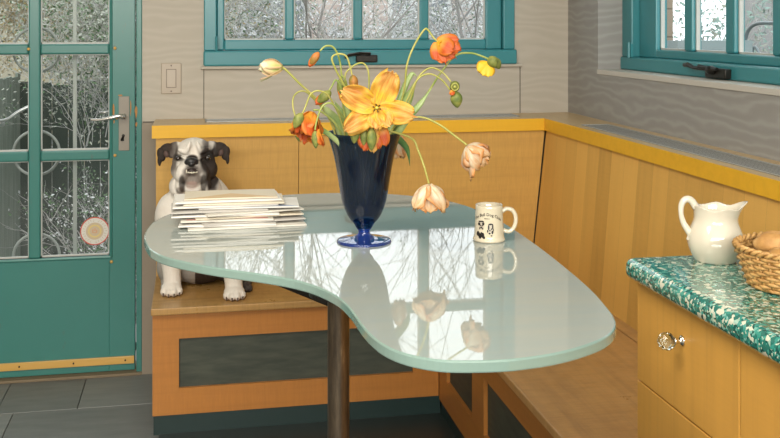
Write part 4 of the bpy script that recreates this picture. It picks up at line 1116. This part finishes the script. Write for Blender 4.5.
# ------------------------------------------------------------------ counter, cabinet
CF = .79
cab = thing('base_cabinet', (1.05, 1.0, 0), 'golden wooden base cabinet under the green terrazzo counter', 'cabinet')
CZ = CTR-.038; yb = 1.700; yd = 1.352; y0c = .2
obj('body', box(CF+.02, 1.25, y0c, yb, 0, CZ), WOODC, cab)
dr = obj('drawer_front', box(CF, CF+.02, yd+.0015, yb, .6575, CZ-.002), WOODC, cab, bevel=.0012)
obj('lower_drawer_front', box(CF, CF+.02, yd+.0015, yb, .10, .6545), WOODC, cab, bevel=.0012)
obj('cabinet_door', box(CF, CF+.02, .85, yd-.0015, .10, CZ-.002), WOODC, cab, bevel=.0012)
obj('cabinet_door', box(CF, CF+.02, y0c, .847, .10, CZ-.002), WOODC, cab, bevel=.0012)
obj('toe_kick', box(CF+.04, CF+.045, y0c, yb-.01, 0, .10), KICK, cab)
ky, kz = 1.528, .779
bm = BM(); M_ = Matrix.Translation((CF, ky, kz)) @ Matrix.Rotation(-pi/2, 4, 'Y')
lathe(bm, [(0,0), (.0085,0), (.009,.0015), (.0075,.003), (.005,.005), (.0045,.010), (.0065,.013), (.0065,.016), (0,.016)], (0,0,0), 24); bmesh.ops.transform(bm, matrix=M_, verts=bm.verts)
kb = obj('drawer_knob', bm, mat('polished_nickel', (.75,.7,.62), .12, Metallic=1), dr, smooth=True) if False else obj('knob_stem', bm, mat('polished_nickel', (.75,.7,.62), .12, Metallic=1), dr, smooth=True)
bm = BM(); bmesh.ops.create_icosphere(bm, subdivisions=2, radius=.0150, matrix=Matrix.Translation((CF-.0285, ky, kz+.0005)))
obj('crystal_knob', bm, CRYS, dr, label='faceted clear crystal knob')
# worktop with a rounded nose
ct = thing('worktop', (1.0, 1.0, CTR), 'green and white glass terrazzo counter top with rounded edge', 'worktop')
bm = BM(); bx(bm, .762, 1.262, y0c, 1.699, CTR-.038, CTR)
o_c = obj('counter_slab', bm, TERR, ct); md = o_c.modifiers.new('b', 'BEVEL'); md.width = .015; md.segments = 6; md.limit_method = 'ANGLE'
for p in o_c.data.polygons: p.use_smooth = True
# ---- pitcher
PC = Vector((.911, 1.640, CTR)); k = .00175
pt = thing('milk_pitcher', PC, 'cream ceramic pitcher with looped handle on the counter', 'pitcher')
pp = [(0,.001), (.031,0), (.036,.002), (.0385,.006), (.042,.012), (.0465,.022), (.0490,.034), (.0480,.047), (.0430,.060), (.0385,.070), (.0372,.078), (.0382,.088), (.0400,.096)]
inn = [(.0378,.0955), (.0358,.088), (.0345,.078), (.036,.070), (.041,.060), (.045,.047), (.045,.034), (.041,.018), (.03,.008), (0,.006)]
sp_dir = CAMR*1.0-CAMF*.05; sp_a = math.atan2(sp_dir.y, sp_dir.x)
def pfn(p, a, r_, z_):
    da = (a-sp_a+pi) % (2*pi)-pi
    t_ = max(0, (z_-.060)/.036)
    g_ = math.exp(-(da/.42)**2); bk = math.exp(-((abs(da)-pi)/.5)**2)
    e_ = r_*(1+g_*.42*t_*t_); 
    zz = z_+t_*t_*(.010*g_+.006*bk+.0022*cos(5*da)*(1-g_))
    e_ *= 1+.012*cos(8*a)*max(0, 1-abs(z_-.04)/.05)
    return Vector((e_*cos(a), e_*sin(a), zz))
bm = BM(); lathe(bm, soft(pp, 3)+soft(inn, 2), PC, 72, pfn); obj('pitcher_body', bm, PITW, pt, smooth=True)
bm = BM(); hp = cat_rom([PC-CAMR*a+UP*b for a, b in ((.034,.094), (.043,.107), (.053,.109), (.060,.100), (.061,.084), (.057,.068), (.050,.056), (.044,.046), (.0455,.036))], 5)
tube(bm, hp, [.0045+.0022*abs(cos(pi*i/(len(hp)-1))) for i in range(len(hp))], 12); obj('handle', bm, PITW, pt, smooth=True)
# ---- basket with bread
BC = Vector((.948, 1.450, CTR))
bk = thing('wicker_basket', BC, 'round golden wicker basket of bread rolls on the counter', 'basket')
NS = 30; rows_ = 11; z0, z1 = .005, .056; r0, r1 = .073, .091
bm = BM()
for i in range(rows_):
    t_ = i/(rows_-1); zc = z0+(z1-z0)*t_; rb = r0+(r1-r0)*t_
    tube(bm, [BC+Vector(((rb+.0036*(1 if (kk//2+i) % 2 else -1)*(1 if kk % 2 else .0))*cos(a), (rb+.0036*(1 if (kk//2+i) % 2 else -1)*(1 if kk % 2 else .0))*sin(a), zc+random.uniform(-.0006,.0006))) for kk, a in [(kk, 2*pi*kk/(NS*2*2)*2) for kk in range(NS*2)]], .0029, 6, closed=True)
obj('basket_weave', bm, WICK, bk, smooth=True)
bm = BM()
for kk in range(NS):
    a = 2*pi*(kk+.5)/NS; tube(bm, [BC+Vector(((r0)*cos(a), r0*sin(a), .002)), BC+Vector((r1*1.01*cos(a), r1*1.01*sin(a), z1+.006))], .0026, 6)
obj('basket_stakes', bm, WICK, bk, smooth=True)
for ph in (0, pi):
    bm = BM(); tube(bm, [BC+Vector(((r1+.002+.003*cos(22*a+ph))*cos(a), (r1+.002+.003*cos(22*a+ph))*sin(a), z1+.008+.003*sin(22*a+ph))) for a in [2*pi*i/264 for i in range(264)]], .0032, 6, closed=True)
    obj('braided_rim', bm, WICK, bk, smooth=True)
bm = BM(); lathe(bm, [(0,.001), (r0, .001), (r0+.002,.004), (0,.004)], BC, 40); obj('basket_base', bm, WICK, bk)
def roll(c, r, rot, label, seed, cut=False):
    bm = BM(); bmesh.ops.create_uvsphere(bm, u_segments=36, v_segments=22, radius=1)
    for v_ in bm.verts:
        p = v_.co; nn = noise.noise(p*1.7+Vector((seed, 0, 0)))*.10+noise.noise(p*5+Vector((seed, 1, 0)))*.03
        g_ = .11*math.exp(-(p.y/.16)**2)*max(0, p.z) if cut else 0
        v_.co = p*(1+nn-g_)
    bmesh.ops.transform(bm, matrix=Matrix.Translation(c) @ Matrix.Rotation(rad(rot[2]),4,'Z') @ Matrix.Rotation(rad(rot[0]),4,'X') @ Matrix.Rotation(rad(rot[1]),4,'Y') @ Matrix.Diagonal((*r,1)), verts=bm.verts)
    o = obj('bread_roll', bm, BREAD, None, smooth=True, base=c); return tag(o, label, 'bread roll', 'bread rolls in the wicker basket')
roll(BC+Vector((.012,-.034,.072)), (.052,.036,.030), (0,-8,10), 'large crusty bread roll at the front right of the basket', 1, True)
roll(BC+Vector((-.018,.020,.064)), (.040,.026,.022), (0,0,-35), 'crusty bread roll leaning at the left back of the basket', 2, True)
roll(BC+Vector((.036,.032,.070)), (.040,.026,.022), (0,5,30), 'bread roll at the back right of the basket', 3)
roll(BC+Vector((-.042,-.020,.050)), (.030,.022,.018), (0,0,60), 'small dark bread roll tucked against the left basket rim', 4)
roll(BC+Vector((.0,.0,.026)), (.056,.050,.020), (0,0,0), 'broad loaf underneath the other rolls in the basket', 5)

# ------------------------------------------------------------------ outside
GZ = -.45
def gnd(name, bm, m): o = obj(name, bm, m); return o
GR_ = mat('frosted_garden_ground', (.4,.4,.38), .9); n = N(GR_)
n.base(n.ramp(n.noise(n.coord(), 9, 8, .7), [(.35, (.08,.08,.06)), (.5, (.16,.16,.14)), (.65, (.34,.35,.35))]))
g_ = gnd('garden_ground', box(-14, 16, YW+WT, 40, GZ-.2, GZ), GR_); tag(g_, 'frosty garden ground outside the windows', 'ground', kind='structure')
g_ = gnd('garden_ground_side', box(XR+.3, 16, -6, YW+WT, GZ-.2, GZ), GR_); tag(g_, 'frosty side yard outside the right window', 'ground', kind='structure')
WEATH = mat('weathered_fence_board', (.17,.2,.165), .85); n = N(WEATH)
n.base(n.ramp(n.noise(n.coord((18,18,1)), 1.4, 6, .7), [(.3, (.11,.14,.11)), (.55, (.22,.26,.21)), (.8, (.38,.41,.35))]))
WEATHD = mat('dark_green_fence_board', (.05,.07,.055), .85)
fn_ = thing('board_fence', (-1.3, 6, GZ), 'weathered grey-green board fence seen through the door glass', 'fence')
r_ = random.Random(5); bm = BM()
y = 4.3
while y < 7.9: bx(bm, -1.315+r_.uniform(-.004,.004), -1.295, y, y+.112, GZ, .93+r_.uniform(-.015,.015)); y += .118
obj('fence_boards', bm, WEATH, fn_)
bm = BM(); bx(bm, -1.345, -1.316, 4.3, 7.9, .2, .28); bx(bm, -1.345, -1.316, 4.3, 7.9, .7, .78); obj('fence_rail', bm, WEATH, fn_)
fn2 = thing('board_fence', (-.8, 7.95, GZ), 'dark green-grey cross fence closing the garden behind the vines', 'fence'); bm = BM(); x = -1.3
while x < -.25: bx(bm, x, x+.112, 7.95+r_.uniform(-.004,.004), 7.97, GZ, .86+r_.uniform(-.02,.02)); x += .118
obj('fence_boards', bm, WEATHD, fn2); obj('fence_rail', box(-1.3, -.25, 7.97, 8.0, .5, .58), WEATHD, fn2)
ds = obj('door_step', box(-1.15, .0, YW+WT, YW+.75, GZ, -.03), mat('stone_step', (.3,.3,.28), .8)); tag(ds, 'stone step outside the glass door', 'step')
# iron gate with rings just outside the door
IR = mat('grey_painted_iron', (.35,.36,.34), .45, Metallic=.3)
gy = YW+.19
gt_ = thing('iron_gate', (-.6, gy, 0), 'grey iron security gate with rings just outside the glass door', 'gate')
for u in (75, -5, -85): 
    x_ = pY(u, 50, gy).x; bm = BM(); bx(bm, x_-.007, x_+.007, gy-.006, gy+.006, .03, 2.0); obj('gate_bar', bm, IR, gt_)
for v_ in (50, 153, 256):
    for u in (36.5,):
        c_ = pY(u, v_, gy); R__ = .085; bm = BM()
        tube(bm, [c_+Vector((R__*cos(a), 0, R__*sin(a))) for a in [2*pi*i/40 for i in range(40)]], .0055, 8, closed=True); obj('gate_ring', bm, IR, gt_, smooth=True)
bm = BM(); bx(bm, -1.02, -.20, gy-.006, gy+.006, .03, .06); bx(bm, -1.02, -.20, gy-.006, gy+.006, 1.97, 2.0); obj('gate_rail', bm, IR, gt_)
bm = BM(); tube(bm, cat_rom([pY(0,121,gy-.03), pY(8,119,gy-.035), pY(18,112,gy-.035), pY(30,106,gy-.03)], 4), .006, 8); tube(bm, [pY(-6,124,gy-.01), pY(4,123,gy-.01)], .012, 10)
obj('gate_lever', bm, mat('pale_steel', (.6,.6,.6), .3, Metallic=.8), gt_, smooth=True)

# twiggy, frosted shrubs and vines
TW = {k: mat('twig_'+k, c, .8) for k, c in dict(white=(.50,.49,.47), tan=(.40,.33,.21), dark=(.10,.08,.06), grey=(.40,.38,.36), gold=(.38,.29,.12)).items()}
LV = {k: mat('leaf_'+k, c, .7) for k, c in dict(green=(.10,.18,.08), pale=(.38,.40,.33), gold=(.42,.33,.14), frost=(.68,.69,.70), blue=(.30,.42,.37)).items()}
def bush(name, label, cat, c, size, n_st, twm, lm, n_leaf, seed, lsize=.02, lift=.0, lm2=None, thin=.004, curly=.5, group=None):
    r_ = random.Random(seed); c = Vector(c); sx, sy, sz = size
    T = thing(name, c, label, cat, group); bm = BM(); tips = []
    def grow(p, d, L_, r0_, lvl):
        n_ = 6; pts = [p.copy()]; q = p.copy()
        for i in range(n_):
            d = (d+Vector((r_.uniform(-1,1), r_.uniform(-1,1), r_.uniform(-.8,.9)))*curly*.45).normalized(); q = q+d*L_/n_; pts.append(q.copy())
            if r_.random() < .8: tips.append(q.copy())
        tube(bm, pts, r0_, 4 if lvl else 5, r1=r0_*.45, cap=False)
        if lvl < 3:
            for kx_ in range(r_.choice((2, 3, 3))):
                i = r_.randint(1, n_); dd = (d+Vector((r_.uniform(-1,1), r_.uniform(-1,1), r_.uniform(-.6,1)))*.9).normalized()
                grow(pts[i], dd, L_*r_.uniform(.45,.8), r0_*.62, lvl+1)
    for i in range(n_st):
        a = r_.uniform(0, 2*pi); b = Vector((r_.uniform(-1,1)*sx*.8, r_.uniform(-1,1)*sy*.8, r_.uniform(0, sz*lift)))
        grow(c+b, Vector((r_.uniform(-.5,.5), r_.uniform(-.5,.5), 1)).normalized(), sz*r_.uniform(.35,.7), thin*r_.uniform(.6,1.3), 0)
    obj('twigs', bm, TW[twm], T)
    for m_, cnt in ((lm, n_leaf), (lm2, n_leaf//2)):
        if not m_ or not cnt: continue
        bm = BM()
        for i in range(cnt):
            p = r_.choice(tips)+Vector((r_.gauss(0,.03), r_.gauss(0,.03), r_.gauss(0,.03))); s = lsize*r_.uniform(.5,1.3)
            a = Vector((r_.uniform(-1,1), r_.uniform(-1,1), r_.uniform(-1,1))).normalized(); b = a.orthogonal().normalized(); n2 = a.cross(b)
            bm.faces.new([bm.verts.new(p+v_) for v_ in (a*s, b*s*.5+n2*s*.1, -a*s, -b*s*.5+n2*s*.1)])
        ob = obj('leaves', bm, LV[m_], T); ob['kind'] = 'stuff'
    return T
bush('vine_shrub', 'tangled golden-leaved vine at the upper left of the door glass', 'shrub', (-1.45,8.6,.75), (.9,.5,1.5), 110, 'tan', 'gold', 14000, 11, .015, .6, 'pale', .004, .9)
bush('vine_shrub', 'dense frosted vine filling the right-hand door panes', 'shrub', (-.36,6.3,.45), (.42,.3,1.1), 110, 'white', 'pale', 13000, 12, .012, .55, 'green', .0026, .9)
bush('low_shrub', 'low dark blotchy shrub dusted with frost behind the round sticker', 'shrub', (-.30,5.6,GZ), (.16,.2,.75), 30, 'white', 'green', 3500, 15, .010, .4, 'frost', .0028, .8)
bush('vine_shrub', 'pale twiggy vine high behind the upper right door pane', 'shrub', (-.45,8.4,.75), (.9,.3,1.5), 110, 'white', 'pale', 14000, 13, .015, .6, 'gold', .004, .9)
bush('bare_shrub', 'leafless white twigs low in front of the dark fence', 'shrub', (-.45,5.6,GZ), (.25,.3,.9), 9, 'white', None, 0, 14, .02, .2, None, .005, .5)
# frosted thicket behind the back window
for i, (x, y_, s, tm, lm_, lm2_, sd) in enumerate([(.35,8.6,1.6,'white','frost','green',21), (1.55,9.0,1.6,'white','frost','pale',22), (2.9,9.2,1.7,'white','frost','green',23), (-.2,10.6,1.8,'grey','frost','pale',24), (4.2,10,1.9,'white','frost','pale',28)]):
    bush('frosted_shrub', ['frosted shrub with green flecks behind the leftmost back window pane', 'white frosted shrub behind the middle panes of the back window', 'frosted shrub with green flecks behind the right panes of the back window', 'greyer frosted shrub further back on the left', 'frosted shrub furthest to the right beyond the back window'][i], 'shrub', (x, y_, GZ), (.75,.5,1.5), 80, tm, lm_, 14000, sd, .019, .75, lm2_, .0042, .9)
# bare trees, dark branches crossing the panes and the reflection
def tree(label, c, h, seed, m_, r0_=.05):
    r_ = random.Random(seed); T = thing('bare_tree', c, label, 'tree', 'bare trees in the garden'); bm = BM()
    def grow(p, d, L_, ra, lvl):
        n_ = 7; pts = [p.copy()]; q = p.copy()
        for i in range(n_):
            d = (d+Vector((r_.uniform(-1,1), r_.uniform(-1,1), r_.uniform(-.3,.5)))*.16).normalized(); q = q+d*L_/n_; pts.append(q.copy())
        tube(bm, pts, ra, 6, r1=ra*.5, cap=False)
        if lvl < 4:
            for kx_ in range(4 if lvl else 6):
                i = r_.randint(2, n_); dd = (d*.8+Vector((r_.uniform(-1,1), r_.uniform(-1,1), r_.uniform(-.2,.7)))).normalized()
                grow(pts[i], dd, L_*r_.uniform(.5,.72), ra*.5*(1-.04*i)+.001, lvl+1)
    grow(Vector(c), Vector((0, 0, 1)), h*.5, r0_, 0); obj('branches', bm, m_, T)
tree('bare slender tree with dark branches behind the left half of the back window', (.95,6.6,GZ), 4.2, 31, TW['grey'], .015)
tree('bare tree with forked branches behind the right half of the back window', (2.2,7.6,GZ), 5.0, 32, TW['grey'], .017)
tree('bare tree further left behind the back window', (-.1,8.2,GZ), 5.2, 33, TW['grey'], .018)
# neighbouring houses
def house(name, label, x0, x1, y0, y1, h, wm, wins, axis='y'):
    T = thing(name, ((x0+x1)/2, (y0+y1)/2, GZ), label, 'building')
    obj('wall', box(x0, x1, y0, y1, GZ, h), wm, T)
    for a, b, zc, zd in wins:
        if axis == 'y':
            f_ = obj('window', box(a, b, y0-.03, y0, zc, zd), mat('house_window_frame', (.75,.75,.72), .5), T); p = obj('window_pane', box(a+.06, b-.06, y0-.04, y0-.03, zc+.06, zd-.06), mat('house_window_glass', (.25,.28,.3), .1), f_)
        else:
            f_ = obj('window', box(x0-.03, x0, a, b, zc, zd), mat('house_window_frame', (.75,.75,.72), .5), T); p = obj('window_pane', box(x0-.04, x0-.03, a+.06, b-.06, zc+.06, zd-.06), mat('house_window_glass', (.25,.28,.3), .1), f_)
    obj('roof', box(x0-.2, x1+.2, y0-.2, y1, h, h+.15), mat('pale_roof', (.35,.35,.35), .8), T)
BRK = mat('pale_brick', (.62,.5,.44), .9); n = N(BRK); b_ = n.n('ShaderNodeTexBrick'); b_.inputs['Scale'].default_value = 3.2
b_.inputs['Color1'].default_value = (.60,.47,.42,1); b_.inputs['Color2'].default_value = (.66,.55,.49,1); b_.inputs['Mortar'].default_value = (.68,.64,.6,1)
mp_ = n.coord((1,1,1), (pi/2,0,0)); n.l(mp_, b_.inputs['Vector']); n.base(b_.outputs['Color'])
house('neighbour_house', 'pale brick house far beyond the back window', -.5, 6.5, 13.5, 17, 2.75, BRK, [(.6,1.5,.9,2.2), (2.6,3.5,.9,2.2), (4.6,5.5,.9,2.2)])
house('neighbour_house', 'cream rendered house seen through the door, behind the vines', -6, -1.2, 13, 17, 2.75, mat('cream_render', (.42,.38,.28), .9), [(-4.2,-3.3,1.0,2.0)])
# right side yard: timber-clad post, ivy, low wall, garden chair
SID = mat('beige_block_cladding', (.52,.44,.34), .9); n = N(SID)
sp = n.n('ShaderNodeSeparateXYZ'); n.l(n.coord(), sp.inputs[0]); fz = n.math('FRACT', n.math('MULTIPLY', sp.outputs[2], 6.5))
n.base(n.mix(n.math('LESS_THAN', fz, .06), (.34,.27,.20), (.18,.14,.10)))
for_ = obj('clad_pier', box(pY(673, 30, 5.08).x-.5, pY(673, 30, 5.08).x, 5.08, 5.6, GZ, 3), SID); tag(for_, 'beige block pier at the left of the right window view', 'pier')
bush('ivy_shrub', 'pale green frosted ivy beside the beige pier outside the right window', 'shrub', (3.3,5.8,GZ), (.4,.3,1.6), 50, 'white', 'blue', 6000, 41, .022, .7, 'pale', .005, .9)
bush('frosted_shrub', 'white frosted shrub far out in the side yard', 'shrub', (5.2,6.0,GZ), (.8,.6,1.9), 50, 'grey', 'pale', 8000, 42, .02, .7, 'blue', .006, .9)
bush('frosted_shrub', 'white frosted shrub behind the garden chair', 'shrub', (6.3,5.2,GZ), (1.0,.6,1.9), 50, 'grey', 'pale', 8000, 43, .02, .7, 'blue', .006, .9)
house('neighbour_house', 'white rendered house at the far side of the side yard', 8, 11, -1, 14, 5, mat('white_render', (.42,.42,.42), .9), [(6.0,7.2,1.2,2.4)], 'x')
lw = obj('garden_bench_wall', box(2.25, 2.64, 4.40, 4.52, GZ, 1.225), mat('blue_grey_garden_wall', (.30,.36,.36), .8)); tag(lw, 'low blue-grey garden wall outside the right window', 'garden wall')
gc = thing('garden_chair', (2.95, 3.85, GZ), 'grey metal garden chair with arched back outside the right window', 'chair')
IRC = mat('grey_blue_metal', (.24,.28,.29), .4, Metallic=.4)
def gp(u, v_, X=2.9):
    r__ = ray(u, v_); s = X/r__.x; return Vector((X, s*r__.y, H+s*r__.z))
bm = BM(); tube(bm, cat_rom([gp(744,60), gp(745,44), gp(748,31), gp(756,24), gp(770,23), gp(790,25), gp(797,38), gp(798,60)], 5), .010, 8)
obj('back_frame', bm, IRC, gc, smooth=True)
bm = BM(); tube(bm, cat_rom([gp(752,52), gp(754,47), gp(757,49), gp(759,54)], 4), .007, 8); obj('armrest', bm, IRC, gc, smooth=True)
zs_ = gp(744,60).z; ya, yb2 = gp(744,60).y, gp(798,60).y
bm = BM(); bx(bm, 2.5, 2.9, min(ya, yb2), max(ya, yb2), zs_-.03, zs_); obj('seat', bm, IRC, gc)
for xx in (2.52, 2.88):
    for yy in (ya, yb2):
        bm = BM(); tube(bm, [(xx, yy, zs_-.02), (xx, yy, GZ)], .010, 8); obj('leg', bm, IRC, gc)

# ------------------------------------------------------------------ light
W = bpy.data.worlds.new('overcast_sky'); S.world = W; W.use_nodes = True
nt = W.node_tree; bg = nt.nodes['Background']; bg.inputs[0].default_value = (.93,.965,1,1); bg.inputs[1].default_value = 2.5
def area(name, loc, rot, sx, sy, e_, col=(1,1,1)):
    l = bpy.data.lights.new(name, 'AREA'); l.shape = 'RECTANGLE'; l.size = sx; l.size_y = sy; l.energy = e_; l.color = col
    o = bpy.data.objects.new(name, l); COL.objects.link(o); o.location = loc; o.rotation_euler = rot; return o
# added area lights: soft fill at the rear opening, and one under the ceiling
area('added_rear_light', (-.45, YF+.03, 2.04), (rad(80), 0, 0), 3.2, .78, 185, (1,.96,.88))
area('added_ceiling_light', (-.6, .9, CEIL-.03), (0, 0, 0), 1.2, 1.2, 50, (1,.93,.80))

# ------------------------------------------------------------------ camera
cam = bpy.data.cameras.new('camera'); co = bpy.data.objects.new('camera', cam); COL.objects.link(co)
co.location = (0, 0, H); co.rotation_euler = (rad(90), 0, -TH)
cam.sensor_width = 36; cam.lens = F/780*36; cam.shift_x = 0; cam.shift_y = -(219-HY)/780; cam.clip_start = .05; cam.clip_end = 100
S.camera = co
S.view_settings.view_transform = 'Standard'; S.view_settings.look = 'None'; S.view_settings.exposure = 0; S.view_settings.gamma = 1
S.view_settings.use_curve_mapping = False
S.cycles.use_denoising = True; S.cycles.max_bounces = 10; S.cycles.transparent_max_bounces = 16; S.cycles.sample_clamp_indirect = 6
